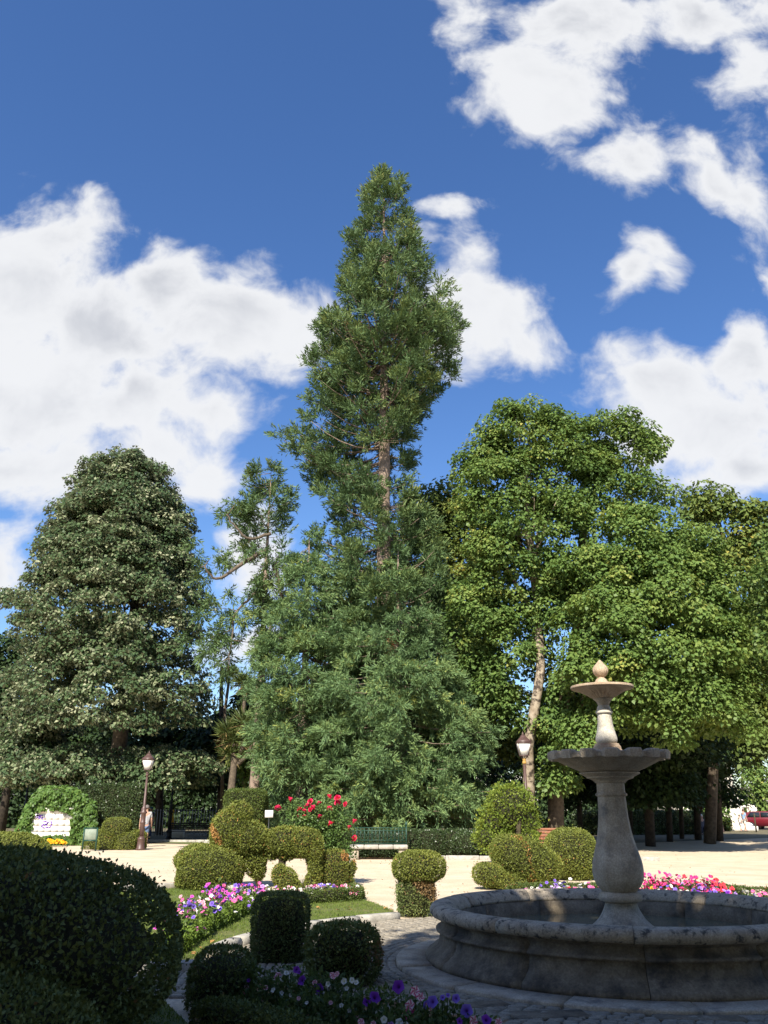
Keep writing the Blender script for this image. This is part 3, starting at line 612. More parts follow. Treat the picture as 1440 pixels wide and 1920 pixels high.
def limb_tufts(root, limbs, mat, bark, Y, per=17, blen=.28, bw=.05):
    """single long limbs ending in bunches of foliage, given by photo points"""
    m = MB(); P, D, K = [], [], []; inv = Vector(root.location)
    for (path, r0, bunches) in limbs:
        pts = smooth([at(x, y, Y + dy) - inv for (x, y, dy) in path]); m.tube(pts, list(np.linspace(r0, r0 * .3, len(pts))), 6)
        for (x, y, rx, ry, n) in bunches:
            c = at(x, y, Y - .2) - inv; s = 1 / ppm(Y, c.z)
            m.tube([min(pts, key=lambda q: (q - c).length), tuple(c)], [.03, .012], 4)
            for k in range(max(2, n // 6)):
                v = RNG.normal(size=3) * .5; cc = np.array([c.x + v[0] * rx * s, c.y + v[1] * (rx + ry) / 2 * s, c.z + v[2] * ry * s]); ky = random.gauss(.04, .12)
                for j in range(9):
                    w = unit(RNG.normal(size=3)); P.append(cc + w * .32 * random.random()); D.append(unit(w * .8 + np.array([v[0] * .4, -.1, -.35]))); K.append(ky)
    m.build('limb', bark, root, True); P, D, K = np.array(P), np.array(D), np.array(K)
    base, A, ln, tint = plumes(P, D, K, per, blen, bw, .8)
    link('bunch', leaves_mesh('bunch', base, A, rdir(len(base)), ln, bw, tint, .25, .2), mat, root, kind='stuff')
limb_tufts(side, [([(502, 1030, 0), (450, 1060, -.4), (405, 1085, -.8), (385, 1060, -1)], .11, [(395, 1045, 34, 40, 34), (372, 1065, 22, 26, 14), (452, 1040, 30, 24, 16)]),
                  ([(510, 1090, 0), (470, 1120, -.3), (440, 1150, -.6), (434, 1200, -.8), (430, 1240, -.8)], .07, [(415, 1140, 40, 44, 44), (395, 1195, 44, 48, 52), (430, 1190, 26, 40, 22), (400, 1245, 32, 30, 20), (470, 1105, 26, 24, 16), (425, 1270, 14, 28, 12), (452, 1170, 26, 34, 18), (470, 1205, 22, 30, 14), (415, 1215, 26, 30, 18)]),
                  ([(508, 1000, 0), (470, 1010, -.3), (440, 985, -.5), (424, 965, -.6)], .08, [(424, 958, 20, 18, 10), (445, 940, 22, 22, 12), (465, 1020, 26, 18, 12)]),
                  ([(512, 1060, 0), (530, 1120, -.3), (505, 1180, -.6), (492, 1230, -.7)], .09, [(500, 1085, 40, 44, 34), (505, 1150, 36, 44, 30), (484, 1215, 20, 34, 16), (530, 1050, 40, 44, 30)])], LM['sequoia'], M_bark, 36.6)

def crown_tree(name, label, base, trunk, ells, Y, mat, bark, n_cl, per, leaf=.2, cr=(.6, 1.0), flat=.62, group=None, inner=.35, limbs=14, shape=.75, back=1.0, up=.55, sag=.35, tr_r=.3, tj=.14, tb=0.0):
    """broad-leaved tree: crown = bunches of leaves spread over the shells of ellipsoids given as photo pixels (x, y, rx, ry[, dy])"""
    t = empty(name, (base[0], base[1], 0), label, 'tree', group); inv = np.array([base[0], base[1], 0.0])
    C, E = [], []
    wts = np.array([e[2] * e[3] for e in ells], float); wts /= wts.sum()
    for e, w in zip(ells, wts):
        x, y, rx, ry = e[:4]; dy = e[4] if len(e) > 4 else 0; c = at(x, y, Y + dy); s = 1 / ppm(Y + dy, c.z); a, bz = rx * s, ry * s; dpt = a * (.85 if a > 1.2 else 1.0) * back
        k = max(3, int(n_cl * w)); d = rdir(k); d[:, 2] = np.where(d[:, 2] < -.55, -d[:, 2], d[:, 2]); d[:, 1] = np.where((d[:, 1] > .45) & (RNG.random(k) < .6), -d[:, 1], d[:, 1])
        q = np.where(RNG.random(k) < inner, RNG.uniform(.35, .8, k), RNG.uniform(.82, 1.10, k))
        C.append(np.array(c) + d * q[:, None] * np.array([a, dpt, bz]) * .93); E.append(d)
    C = np.concatenate(C) - inv; E = np.concatenate(E); n = len(C)
    rad = RNG.uniform(*cr, n); yel = RNG.normal(size=n) * tj
    m = MB(); tp = [Vector(p) - Vector(inv) for p, r in trunk]; m.tube(tp, [r for p, r in trunk], 10)
    zc = np.percentile(C[:, 2], 40); order = [q for q in RNG.permutation(n) if C[q, 2] > zc][:limbs]
    for i in order:
        e = Vector(C[i]); k = min(range(1, len(tp)), key=lambda j: (tp[j] - e).length + max(0, tp[j].z - e.z + 1) * 1.5)
        a = tp[k - 1].lerp(tp[k], random.uniform(.3, 1)); md = a.lerp(e, .5) + Vector((0, 0, (e - a).length * .06)); r = trunk[k][1] * random.uniform(.28, .5)
        m.tube([a, a.lerp(md, .6) + Vector((random.uniform(-.12, .12), random.uniform(-.12, .12), 0)), md, md.lerp(e, .6), e], [r, r * .8, r * .6, r * .35, .015], 6)
    m.build('trunk', bark, t, True)
    i = np.repeat(np.arange(n), per); N_ = len(i); d = rdir(N_)
    d[:, 2] = np.where((d[:, 2] < 0) & (RNG.random(N_) < up), -d[:, 2], d[:, 2])
    pos = C[i] + d * rad[i][:, None] * RNG.uniform(.55, 1.05, N_)[:, None] * np.array([1, 1, flat])
    ex = np.linalg.norm(d[:, :2], axis=1); pos[:, 2] -= sag * ex ** 2 * rad[i]
    fn = unit(d * .55 + np.array([0, 0, .75]) + RNG.normal(size=(N_, 3)) * .45 + E[i] * .25)
    ax = unit(np.cross(fn, rdir(N_)) * .6 + d * np.array([1, 1, .2]) * .6 + np.array([0, 0, -.35]))
    s = leaf * RNG.uniform(.5, 1.45, N_)
    tint = np.clip(.45 + tb + yel[i] + RNG.normal(size=N_) * .14, 0, 1)
    link('crown', leaves_mesh('crown', pos, ax, fn, s, s * shape, tint, .16, .2), mat, t, kind='stuff')
    return t
# silver linden
crown_tree('silver_linden', 'broad domed silver linden tree whose dense leaves show pale undersides', (-14.9, 48), [((-14.9, 48, 0), .5), ((-14.8, 48, 6), .42), ((-14.7, 48, 14), .3), ((-14.7, 48, 20), .1)],
    [(226, 935, 98, 98), (222, 1030, 138, 150), (215, 1150, 178, 170), (212, 1300, 190, 130), (170, 1010, 90, 88), (290, 1030, 82, 92), (60, 1400, 60, 60), (20, 1120, 28, 20), (140, 1445, 150, 45), (300, 1445, 110, 42)],
    48, LM['linden'], M_bark, 2500, 84, .185, (.42, .72), .5, inner=.30, limbs=10, shape=.8, up=.62, sag=.5, tj=.13, tb=.15)
# maples beside the fountain
bx = at(990, 1500, 34)
crown_tree('maple_tree', 'tall open-topped maple with a leaning patchy-barked trunk behind the brown lamp post', (at(985, 1600, 35).x, 35), [(at(990, 1600, 35), .28), (at(992, 1490, 35), .25), (at(990, 1400, 34.4), .22), (at(1014, 1260, 34.2), .19), (at(1008, 1130, 35.2), .2), (at(990, 1000, 34.4), .15), (at(985, 860, 34.4), .08)],
    [(985, 815, 85, 62), (905, 860, 50, 60), (1040, 860, 90, 75), (950, 920, 95, 80), (1160, 820, 70, 50), (1215, 850, 38, 45), (1110, 880, 60, 60), (1215, 915, 42, 30), (1255, 935, 24, 28), (1150, 900, 55, 55), (1000, 990, 110, 80), (905, 960, 50, 50), (1120, 965, 60, 50), (930, 1060, 80, 80), (1010, 1090, 80, 80), (900, 1160, 60, 90), (960, 1210, 70, 90, .6), (1060, 1160, 60, 60), (915, 1290, 52, 70, .8), (1060, 1300, 36, 60), (1035, 1390, 48, 60), (1030, 1470, 38, 40), (960, 1340, 38, 50, .8)],
    35, LM['maple'], M_plane, 520, 175, .155, (.45, .85), .68, inner=.25, limbs=30, up=.6, tj=.15)
# its second stem and the dark trunk beside it
def bole(name, label, pts, mat, grp=None):
    p0 = Vector((pts[0][0].x, pts[0][0].y, 0)); t = empty(name, p0, label, 'tree', grp)
    MB().tube([p - p0 for p, r in pts], [r for p, r in pts], 10).build('trunk', mat, t, True); return t
crown_tree('maple_tree', 'full rounded maple with bright leaves that hang low right above the fountain bowls', (at(1040, 1560, 36).x, 36), [(Vector((at(1040, 1560, 36).x, 36, 0)), .36), (at(1042, 1480, 36), .33), (at(1060, 1330, 36), .3), (at(1088, 1150, 36), .26), (at(1093, 1000, 36), .2), (at(1120, 900, 36), .1)],
    [(1190, 1020, 95, 65), (1110, 1080, 70, 60), (1290, 1060, 65, 75), (1230, 1120, 140, 90), (1330, 1140, 55, 90), (1150, 1170, 100, 75, -.8), (1260, 1210, 120, 90, -.8), (1100, 1250, 60, 50, -.5), (1340, 1260, 65, 90), (1190, 1280, 90, 75, -1), (1280, 1310, 90, 80, -.8), (1160, 1340, 50, 50), (1350, 1350, 50, 70), (1240, 1370, 45, 50, -1), (1100, 1390, 40, 40)],
    33.5, LM['maple2'], M_bark, 520, 178, .155, (.48, .9), .66, inner=.3, limbs=18, up=.62, tj=.14)
crown_tree('olive_green_tree', 'sparse olive-green tree with thin upper twigs at the far edge past the rounded maple', (at(1328, 1560, 44).x, 44), [(Vector((at(1328, 1560, 44).x, 44, 0)), .3), (at(1340, 1350, 44), .25), (at(1385, 1150, 44), .2), (at(1360, 1030, 44), .12), (at(1335, 920, 44), .04)],
    [(1330, 950, 40, 45), (1390, 990, 55, 50), (1300, 980, 40, 40), (1430, 1060, 60, 70), (1380, 1080, 60, 70), (1440, 1170, 70, 100), (1390, 1230, 60, 110), (1450, 1300, 70, 110), (1400, 1380, 70, 70)],
    44, LM['olive'], M_bark, 330, 85, .24, (.6, 1.0), .6, inner=.3, limbs=26, up=.55)
crown_tree('olive_green_tree', 'yellowish olive-green tree between the tall sequoia and the open-topped maple', (at(850, 1560, 42).x, 42), [(Vector((at(850, 1560, 42).x, 42, 0)), .35), (at(848, 1300, 42), .28), (at(845, 1100, 42), .18), (at(842, 960, 42), .05)],
    [(828, 950, 48, 40), (870, 975, 40, 40), (800, 1000, 50, 50), (850, 1050, 75, 70), (870, 1140, 70, 80), (820, 1180, 60, 80), (880, 1260, 70, 90), (900, 1370, 80, 90)],
    42, LM['olive'], M_bark, 330, 95, .22, (.6, 1.05), .6, inner=.25, limbs=12)
# darker trees farther back
def back_tree(label, px, Y, ells, n_cl, name='park_tree', mat='dark', r=.28, leaf=.3, per=70, top=1250, lean=0, back=1.0):
    x = at(px, 1540, Y).x
    return crown_tree(name, label, (x, Y), [(Vector((x, Y, 0)), r), (at(px + lean * .4, 1470, Y), r * .85), (at(px + lean, 1380, Y), r * .7), (at(px + lean, top, Y), r * .3)], ells, Y, LM[mat], M_shadebark, n_cl, per, leaf, (.8, 1.3), .6, inner=.2, limbs=4, up=.5, back=back)
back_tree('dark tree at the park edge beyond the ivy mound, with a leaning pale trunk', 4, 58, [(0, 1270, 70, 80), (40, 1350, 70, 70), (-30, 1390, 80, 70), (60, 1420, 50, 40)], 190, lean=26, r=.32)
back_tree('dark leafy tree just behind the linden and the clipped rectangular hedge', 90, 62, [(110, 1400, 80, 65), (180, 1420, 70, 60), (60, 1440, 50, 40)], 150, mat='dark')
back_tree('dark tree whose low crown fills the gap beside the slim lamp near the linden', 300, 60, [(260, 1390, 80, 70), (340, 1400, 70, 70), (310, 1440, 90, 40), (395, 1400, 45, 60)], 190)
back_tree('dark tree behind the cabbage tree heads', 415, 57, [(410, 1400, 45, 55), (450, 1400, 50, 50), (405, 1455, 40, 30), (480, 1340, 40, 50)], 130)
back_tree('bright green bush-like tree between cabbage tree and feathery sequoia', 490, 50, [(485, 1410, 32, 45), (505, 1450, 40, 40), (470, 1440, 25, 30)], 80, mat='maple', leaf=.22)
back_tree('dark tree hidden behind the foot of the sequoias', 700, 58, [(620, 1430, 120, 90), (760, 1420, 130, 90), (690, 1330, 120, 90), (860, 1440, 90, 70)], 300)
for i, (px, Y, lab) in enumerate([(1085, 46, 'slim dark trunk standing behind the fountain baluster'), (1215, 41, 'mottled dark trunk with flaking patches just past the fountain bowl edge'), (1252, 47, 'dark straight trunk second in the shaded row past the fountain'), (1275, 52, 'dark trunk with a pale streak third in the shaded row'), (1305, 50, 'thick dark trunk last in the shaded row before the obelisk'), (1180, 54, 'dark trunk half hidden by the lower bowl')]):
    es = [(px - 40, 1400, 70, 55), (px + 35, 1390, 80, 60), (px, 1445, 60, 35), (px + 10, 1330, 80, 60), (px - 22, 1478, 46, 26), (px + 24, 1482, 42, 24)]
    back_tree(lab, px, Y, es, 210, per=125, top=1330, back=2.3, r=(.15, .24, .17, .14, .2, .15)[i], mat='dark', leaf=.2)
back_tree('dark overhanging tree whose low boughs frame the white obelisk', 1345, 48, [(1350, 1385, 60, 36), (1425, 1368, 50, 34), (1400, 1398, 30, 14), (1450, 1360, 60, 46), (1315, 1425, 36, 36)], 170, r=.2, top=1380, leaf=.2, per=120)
back_tree('light green street tree beside the car and the balustrade', 1425, 80, [(1420, 1470, 32, 40), (1440, 1500, 34, 32)], 60, mat='maple2', leaf=.25, top=1450)
back_tree('small yellow-green tree behind the obelisk', 1392, 88, [(1388, 1508, 18, 18), (1405, 1515, 16, 14)], 26, mat='maple2', leaf=.25, top=1500, r=.15)
back_tree('yellow-green tree seen under the canopy before the street', 1325, 70, [(1322, 1500, 22, 28), (1335, 1525, 16, 16)], 40, mat='maple2', leaf=.25, top=1480, r=.2)
# wooded edge that closes the view
def wood(name, Y, x0, x1, h, n, leaf=.6):
    P = np.column_stack([RNG.uniform(x0, x1, n), Y + RNG.uniform(-2, 2, n), np.zeros(n)]); P[:, 2] = RNG.uniform(0, 1, n) ** 1.3 * h * (1 + .12 * np.sin(P[:, 0] * .35) + .08 * np.sin(P[:, 0] * 1.1))
    link(name, leaves_mesh(name, P, unit(RNG.normal(size=(n, 3)) + np.array([0, -.2, -.3])), unit(RNG.normal(size=(n, 3)) + np.array([0, -.7, .7])), leaf, leaf * .7, RNG.random(n) * .8), LM['dark'], kind='stuff')
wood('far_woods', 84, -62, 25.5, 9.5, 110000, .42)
# trees behind the viewer that throw the shade over the beds and the basin
def shade_tree(x, y, z, rx, rz, lab, n=460, per=40, leaf=.42):
    t = empty('plane_tree', (x, y, 0), lab, 'tree')
    MB().tube([(0, 0, 0), (.1, .05, z * .4), (.05, 0, z)], [.4, .32, .16], 10).build('trunk', M_plane, t, True)
    d = rdir(n); q = RNG.uniform(.35, 1, n) ** .6; C = d * q[:, None] * np.array([rx, rx, rz]) + np.array([0, 0, z])
    i = np.repeat(np.arange(n), per); m = len(i); dd = rdir(m)
    P = C[i] + dd * RNG.uniform(.4, 1.0, (m, 1))
    link('crown', leaves_mesh('crown', P, rdir(m), unit(dd + np.array([0, 0, .6])), leaf, leaf * .8, RNG.random(m) * .8), LM['maple'], t, kind='stuff')
SHADE = [(-7.7, -7.3, 9.5, 4.3, 4.2, 'plane tree behind the viewer shading the big dark hedge'), (-1.6, -3.2, 9.0, 4.2, 4.0, 'plane tree behind the viewer shading the flower bed'), (2.9, -3.2, 9.4, 4.0, 4.0, 'plane tree behind the viewer shading the basin'), (9.2, -1.0, 10.6, 4.2, 4.0, 'plane tree beside the viewer shading the flowers past the basin'),
         (-11, -9, 6.5, 5.5, 5.5, 'added low-crowned tree behind the viewer, first of the unseen sky-blocking row'), (-2.5, -11, 7.0, 5.5, 6.0, 'added low-crowned tree behind the viewer, second of the unseen sky-blocking row'), (7, -10, 7.0, 5.5, 6.0, 'added low-crowned tree behind the viewer, third of the unseen sky-blocking row'), (14, -3, 7.5, 4.5, 6.0, 'added low-crowned tree, unseen at the outer side of the viewer, blocking sky light')]  # these low-crowned trees are added, unseen, to cut sky light from behind
for s in SHADE: shade_tree(*s)
shade_tree(17.6, 31, 8.5, 3.4, 4.0, 'maple standing just past the picture edge, its shade falling on the plaza', 260, 190, .17)
# ------------------------------------------------------------------ clipped hedges and topiary
def pe(px, py, rx, ry, Y, dep=None, p=2.0, rot=0, tilt=0):
    """a lump given by where it shows in the photograph, at distance Y"""
    c = at(px, py, Y); s = 1 / ppm(Y, c.z); return (tuple(c), (rx * s, (dep if dep else rx * s), ry * s / .96), p, rot, tilt)
clipped('hedge_dome', 'huge dark rounded hedge dome in deep shade, filling the lower corner', 'hedge',
        [((-3.15, 6.35, .61), (1.70, 1.32, .67), 2.5), ((-3.15, 6.4, .25), (1.42, 1.15, .6), 2.6)], LM['deep'], .034, 5200, rough=.022, brown=.012, maxn=62000)
clipped('hedge_dome', 'lower dark hedge dome nearest the viewer, before the huge one', 'hedge', [((-2.42, 5.15, .10), (.92, .8, .62), 2.3)], LM['deep'], .028, 6500, rough=.02, brown=.03, maxn=45000, tbias=.12)
clipped('hedge_dome', 'small dark rounded hedge end beside the shaded petunia bed', 'hedge', [((-1.36, 7.9, .10), (.27, .36, .36), 3.0)], LM['deep'], .026, 6500, rough=.014, brown=.01)
def hedge_run(name, label, pts, w, h, mat, size, dens, **k):
    pr = []
    for a, b in zip(pts[:-1], pts[1:]):
        a, b = Vector((a[0], a[1], 0)), Vector((b[0], b[1], 0)); d = b - a; n = max(1, round(d.length / .9))
        for i in range(n):
            c = a + d * (i + .5) / n; pr.append(((c.x, c.y, h * .45), (d.length / n / 2 * 1.12, w / 2, h * .55), 5.0, math.atan2(d.y, d.x), 0))
    return clipped(name, label, 'hedge', pr, mat, size, dens, **k)
hedge_run('edging_hedge', 'low dark edging hedge bordering the shaded petunia bed', [tuple(gp(385, 1868, .28))[:2], tuple(gp(500, 1893, .28))[:2], tuple(gp(640, 1938, .28))[:2], tuple(gp(800, 1990, .28))[:2]], .30, .28, LM['deep'], .024, 7500, rough=.014, brown=.01)
c = gp(520, 1810); 
clipped('cube_shrub', 'dark clipped cube shrub with brownish foot, taller of the shaded pair', 'shrub', [((c.x, c.y + .22, .34), (.305, .29, .345), 5.0), ((c.x, c.y + .22, .1), (.24, .24, .2), 3)], LM['deep'], .024, 7500, rough=.016, brown=.05)
c = gp(640, 1853)
clipped('cube_shrub', 'loose twiggy dark shrub, lower and wider of the shaded pair', 'shrub', [((c.x, c.y + .2, .25), (.32, .26, .25), 4.0)], LM['deep'], .030, 6000, rough=.035, brown=.05, flat=.2)
# mushroom-shaped shrub between lawn and basin
c = gp(782, 1722)
clipped('mushroom_shrub', 'mushroom-shaped shrub with a clipped green cap on a brown twiggy base beside the basin', 'shrub', [((c.x + .05, c.y + .3, .71), (.42, .39, .235), 2.5)], LM['yew'], .026, 8000, rough=.012, brown=.03)
ms = [o for o in bpy.data.objects if o.name == 'mushroom_shrub'][0]
clipped('mushroom_shrub', '', '', [((c.x, c.y + .28, .27), (.285, .27, .33), 3.4)], LM['deep'], .028, 6000, rough=.035, brown=.14, flat=.2, parent=ms, partname='base_leaves', tbias=.15)
# edging of the flower bed on the lawn
EDGEPX = [Vector(v) for v in ((300, 1800), (375, 1752), (455, 1712), (560, 1697), (668, 1690))]
EDGE = [gp(300, 1800), gp(375, 1752), gp(455, 1712), gp(560, 1697), gp(668, 1690)]
hedge_run('edging_hedge', 'bright lime-green edging hedge along the sunlit flower bed', [(p.x, p.y + .1) for p in EDGE[:4]], .32, .21, LM['lime'], .028, 4500, rough=.022, brown=.01, group=None)
hedge_run('edging_hedge', 'dark green squared end of the edging hedge before the rose tree', [(EDGE[3].x, EDGE[3].y + .15), (EDGE[4].x, EDGE[4].y + .12), (EDGE[4].x - .12, EDGE[4].y + 1.1)], .32, .21, LM['box'], .026, 5000, rough=.018)
TY = 19.3
clipped('topiary', 'tall topiary of a crouching beast with arched neck and bare trunks beside the rose tree', 'topiary',
        [pe(437, 1560, 42, 42, TY), pe(425, 1578, 30, 40, TY), pe(448, 1530, 26, 26, TY), pe(468, 1572, 40, 32, TY, None, 2, 0, .45), pe(478, 1608, 22, 30, TY, .28), pe(484, 1628, 14, 20, TY, .2), pe(508, 1586, 34, 16, TY, .24), pe(535, 1577, 34, 24, TY, .32, 2.4), pe(568, 1580, 34, 24, TY, .32, 2.4), pe(589, 1592, 17, 32, TY, .26), pe(590, 1625, 13, 30, TY, .22, 2, 0, -.12), pe(582, 1655, 12, 24, TY, .2, 2, 0, .3), pe(508, 1603, 16, 8, TY, .14), pe(536, 1598, 20, 14, TY, .2)],
        LM['yew'], .034, 4200, rough=.022, brown=.07, stems=[([at(528, 1590, TY), at(530, 1612, TY), at(526, 1635, TY), at(534, 1668, TY)], [.10, .085, .08, .09]), ([at(462, 1596, TY), at(470, 1618, TY), at(482, 1640, TY), at(486, 1668, TY)], [.07, .065, .06, .07]), ([at(590, 1620, TY), at(578, 1650, TY), at(560, 1672, TY)], [.06, .05, .05])])
clipped('topiary', 'wide low domed topiary of two rounded lumps beside the sand path', 'topiary', [pe(395, 1632, 62, 42, TY - .2, .62, 2.3), pe(372, 1612, 44, 26, TY + .1, .5), pe(432, 1652, 22, 24, TY - .1, .35), pe(350, 1650, 20, 26, TY, .4)], LM['yew'], .032, 4500, rough=.022, brown=.03)
clipped('topiary', 'small stubby topiary foot between the bare trunks', 'topiary', [pe(536, 1652, 22, 22, TY - .35, .24), pe(524, 1640, 14, 18, TY - .35, .2), pe(548, 1664, 18, 16, TY - .35, .2)], LM['yew'], .030, 5000, rough=.02, brown=.1)
clipped('topiary', 'barrel-shaped topiary with a thin handle behind the rose tree stem', 'topiary', [pe(624, 1630, 31, 34, TY + .4, .36, 3), pe(622, 1652, 26, 18, TY + .4, .3), pe(660, 1630, 8, 16, TY + .4, .1, 2, 0, .2), pe(655, 1650, 8, 14, TY + .4, .1, 2, 0, -.6)], LM['yew'], .030, 5000, rough=.02, brown=.12)
clipped('topiary', 'large rounded topiary ball behind the flowers, next to the baluster', 'topiary', [pe(1070, 1600, 47, 42, 21.6, None, 2.6), pe(1078, 1628, 40, 28, 21.6)], LM['yew'], .034, 4500, rough=.022, brown=.015)
clipped('topiary', 'tilted egg-shaped topiary sloping down to the fountain', 'topiary', [pe(985, 1612, 68, 36, 19.4, .55, 2.3, 0, .36), pe(950, 1600, 28, 24, 19.4, .4), pe(1010, 1640, 36, 30, 19.4, .4), pe(965, 1652, 22, 20, 19.2, .3)], LM['yew'], .032, 4800, rough=.022, brown=.03)
clipped('topiary', 'small pointed topiary lobe overhanging the sand next to the tilted egg shape', 'topiary', [pe(918, 1641, 32, 20, 19.0, .32, 2.2, 0, .2), pe(940, 1655, 22, 18, 19.0, .25)], LM['yew'], .030, 5000, rough=.022, brown=.02, stems=[([at(930, 1650, 19.1), at(925, 1668, 19.1), at(924, 1690, 19.1)], [.05, .045, .05])])
hedge_run('clipped_hedge', 'dark clipped hedge low behind the row of shaded trunks', [(13, 60), (18, 61), (22.3, 62)], 1.2, 1.5, LM['laurel'], .11, 420, rough=.06, brown=0)
clipped('rounded_shrub', 'loose yellow-green rounded shrub with twiggy gaps before the maple trunk', 'shrub', [pe(958, 1516, 40, 38, 27.5, None, 2.2), pe(932, 1545, 30, 32, 27.5), pe(980, 1545, 30, 38, 27.5), pe(913, 1572, 20, 18, 27.2), pe(988, 1578, 20, 22, 27.2), pe(945, 1588, 24, 20, 27)], LM['shrub'], .075, 800, rough=.13, flat=.15, brown=.01, stems=[([at(973, 1590, 27.1), at(972, 1550, 27.0), at(978, 1520, 27.2)], [.09, .08, .07])])
clipped('cushion_shrub', 'grey-green cushion shrub at the end of the hedge behind the planting kerb', 'shrub', [pe(875, 1582, 28, 20, 30.9, .5), pe(905, 1580, 24, 20, 30.9, .5)], LM['laurel'], .05, 1800, rough=.05, brown=.0)
hedge_run('clipped_hedge', 'long dark hedge behind the stone bench under the sequoia sprays', [(-1.5, 31.5), (3.9, 31.3)], .8, .92, LM['laurel'], .05, 1700, rough=.03, brown=0)
hedge_run('clipped_hedge', 'low hedge strip behind the rose tree and the small white sign', [(-6.2, 35.5), (-2.0, 34.4)], .8, .62, LM['box'], .05, 1500, rough=.03, brown=0)
clipped('block_hedge', 'square block hedge with flat top behind the topiary', 'hedge', [pe(461, 1518, 37, 34, 33.5, .8, 6.0)], LM['box'], .05, 2400, rough=.03, brown=.01, flat=.5)
clipped('block_hedge', 'long rectangular leafy hedge between the ivy mound and the tall lamp post', 'hedge', [pe(212, 1522, 60, 46, 44, .9, 7.0)], LM['laurel'], .085, 900, rough=.05, brown=0, flat=.5)
# ivy mound with the plastered panel
IY = 42.0
iv = empty('ivy_mound', at(100, 1585, IY), 'arched mound of ivy framing a white plastered panel with purple graffiti', 'ivy mound'); iv.location.z = 0
def ivy_mound():
    o = Vector(iv.location); s = 1 / ppm(IY, 1); P, Nn = [], []
    n = 9500
    while len(P) < n:
        x = random.uniform(15, 180); y = random.uniform(1472, 1590)
        top = 1472 + max(0, abs(x - 105) - 22) ** 1.55 * .17 if x < 105 else 1472 + max(0, abs(x - 105) - 22) ** 1.5 * .085
        if y < top: continue
        if 62 < x < 133 and 1518 + ((x - 97) / 36) ** 4 * 8 < y < 1566: continue
        e = min(1, (y - top) / 16); P.append(at(x, y, IY + .7 * (1 - e) ** 2 - random.uniform(0, .12) - .16 * math.sin(x * .21 + math.sin(y * .13) * 2) * math.sin(y * .19 + x * .07)) - o); Nn.append((random.gauss(0, .3), -1 * e - .15, 1.1 - .8 * e))
    P, Nn = np.array(P), unit(np.array(Nn)); n = len(P); fn = unit(Nn + RNG.normal(size=(n, 3)) * .45)
    link('ivy_leaves', leaves_mesh('ivy_leaves', P, unit(np.cross(fn, rdir(n)) + np.array([0, 0, -.7]) + RNG.normal(size=(n, 3)) * .25), fn, .15 * RNG.uniform(.6, 1.35, n), .12, np.clip(.5 + RNG.normal(size=n) * .22, 0, 1)), LM['ivy'], iv, kind='stuff')
    m = MB(); pts = [(25, 1588), (35, 1558), (58, 1516), (80, 1485), (105, 1475), (130, 1483), (160, 1515), (178, 1588)]
    f = [at(x, y + 3, IY + .12) - o for x, y in pts]; b = [p + Vector((0, .9, 0)) for p in f]; k = len(f)
    m.add([tuple(p) for p in f + b], [tuple(range(k))[::-1], tuple(range(k, 2 * k))] + [(i, (i + 1) % k, (i + 1) % k + k, i + k) for i in range(k)]); m.build('mound_body', M_core, iv)
    c = at(98, 1543, IY - .0) - o; pw, ph = 74 * s, 54 * s
    # plaster tiles with fine joints
    pn = empty('panel', c); pn.parent = iv
    MB().box((0, .03, 0), (pw, .03, ph)).build('backing', M_white, pn)
    for i in range(6):
        for j in range(5):
            MB().box((-pw / 2 + pw * (i + .5) / 6, 0, -ph / 2 + ph * (j + .5) / 5), (pw / 6 - .0015, .04 + random.uniform(-.0004, .0004), ph / 5 - .0015)).build('tile', M_white, pn)
    mu = plain('purple_spray_paint', (.20, .08, .55), .6)
    g = MB()
    def stroke(pts, w):
        for (x0, y0), (x1, y1) in zip(pts[:-1], pts[1:]):
            a = Vector((x0, 0, y0)); b_ = Vector((x1, 0, y1)); d = (b_ - a); L = d.length + w * .6; ang = math.atan2(d.z, d.x); cx = (a + b_) / 2
            V = []
            for yy in (-.0225, -.026):
                for (u, v) in ((-L / 2, -w / 2), (L / 2, -w / 2), (L / 2, w / 2), (-L / 2, w / 2)): V.append((cx.x + u * math.cos(ang) - v * math.sin(ang), yy, cx.z + u * math.sin(ang) + v * math.cos(ang)))
            g.add(V, [(0, 1, 5, 4), (1, 2, 6, 5), (2, 3, 7, 6), (3, 0, 4, 7), (4, 5, 6, 7)])
    def px_(pts): return [((x - 98) * s, -(y - 1543) * s) for x, y in pts]
    stroke(px_([(81, 1541), (86, 1540), (90, 1543), (86, 1546), (82, 1546), (79, 1549), (84, 1552), (90, 1551)]), .05)
    stroke(px_([(92, 1541), (97, 1541), (98, 1546), (95, 1551), (90, 1551), (88, 1546), (92, 1541)]), .045)
    for k in range(26):
        a = Vector((72, 1531)) + Vector((random.gauss(0, 4.5), random.gauss(0, 2.4))); stroke(px_([(a.x, a.y), (a.x + random.uniform(1, 3), a.y + random.uniform(-1, 1))]), random.uniform(.02, .06))
    g.build('graffiti', mu, pn, kind='stuff')
ivy_mound()
clipped('hedge_dome', 'yellow-green sunlit hedge dome at the picture edge before the ivy mound', 'hedge', [((at(8, 1600, 27).x, 27, .30), (1.35, 1.2, .62), 2.2)], LM['yew'], .042, 2600, rough=.02, brown=.01)
clipped('topiary', 'clipped low hedge with a rounded hooked knob beside the tall lamp foot', 'topiary', [pe(215, 1580, 58, 22, 38, .45, 5), pe(219, 1555, 26, 20, 37.7, .5, 3), pe(204, 1575, 17, 24, 37.6, .4, 3), pe(236, 1580, 20, 18, 37.6, .4, 3)], LM['yew'], .042, 2600, rough=.018, brown=.005)
clipped('block_hedge', 'low clipped hedge corner before the dark playground at the path edge', 'hedge', [pe(407, 1573, 7, 12, 36, .5, 5)], LM['box'], .05, 2000, rough=.02)
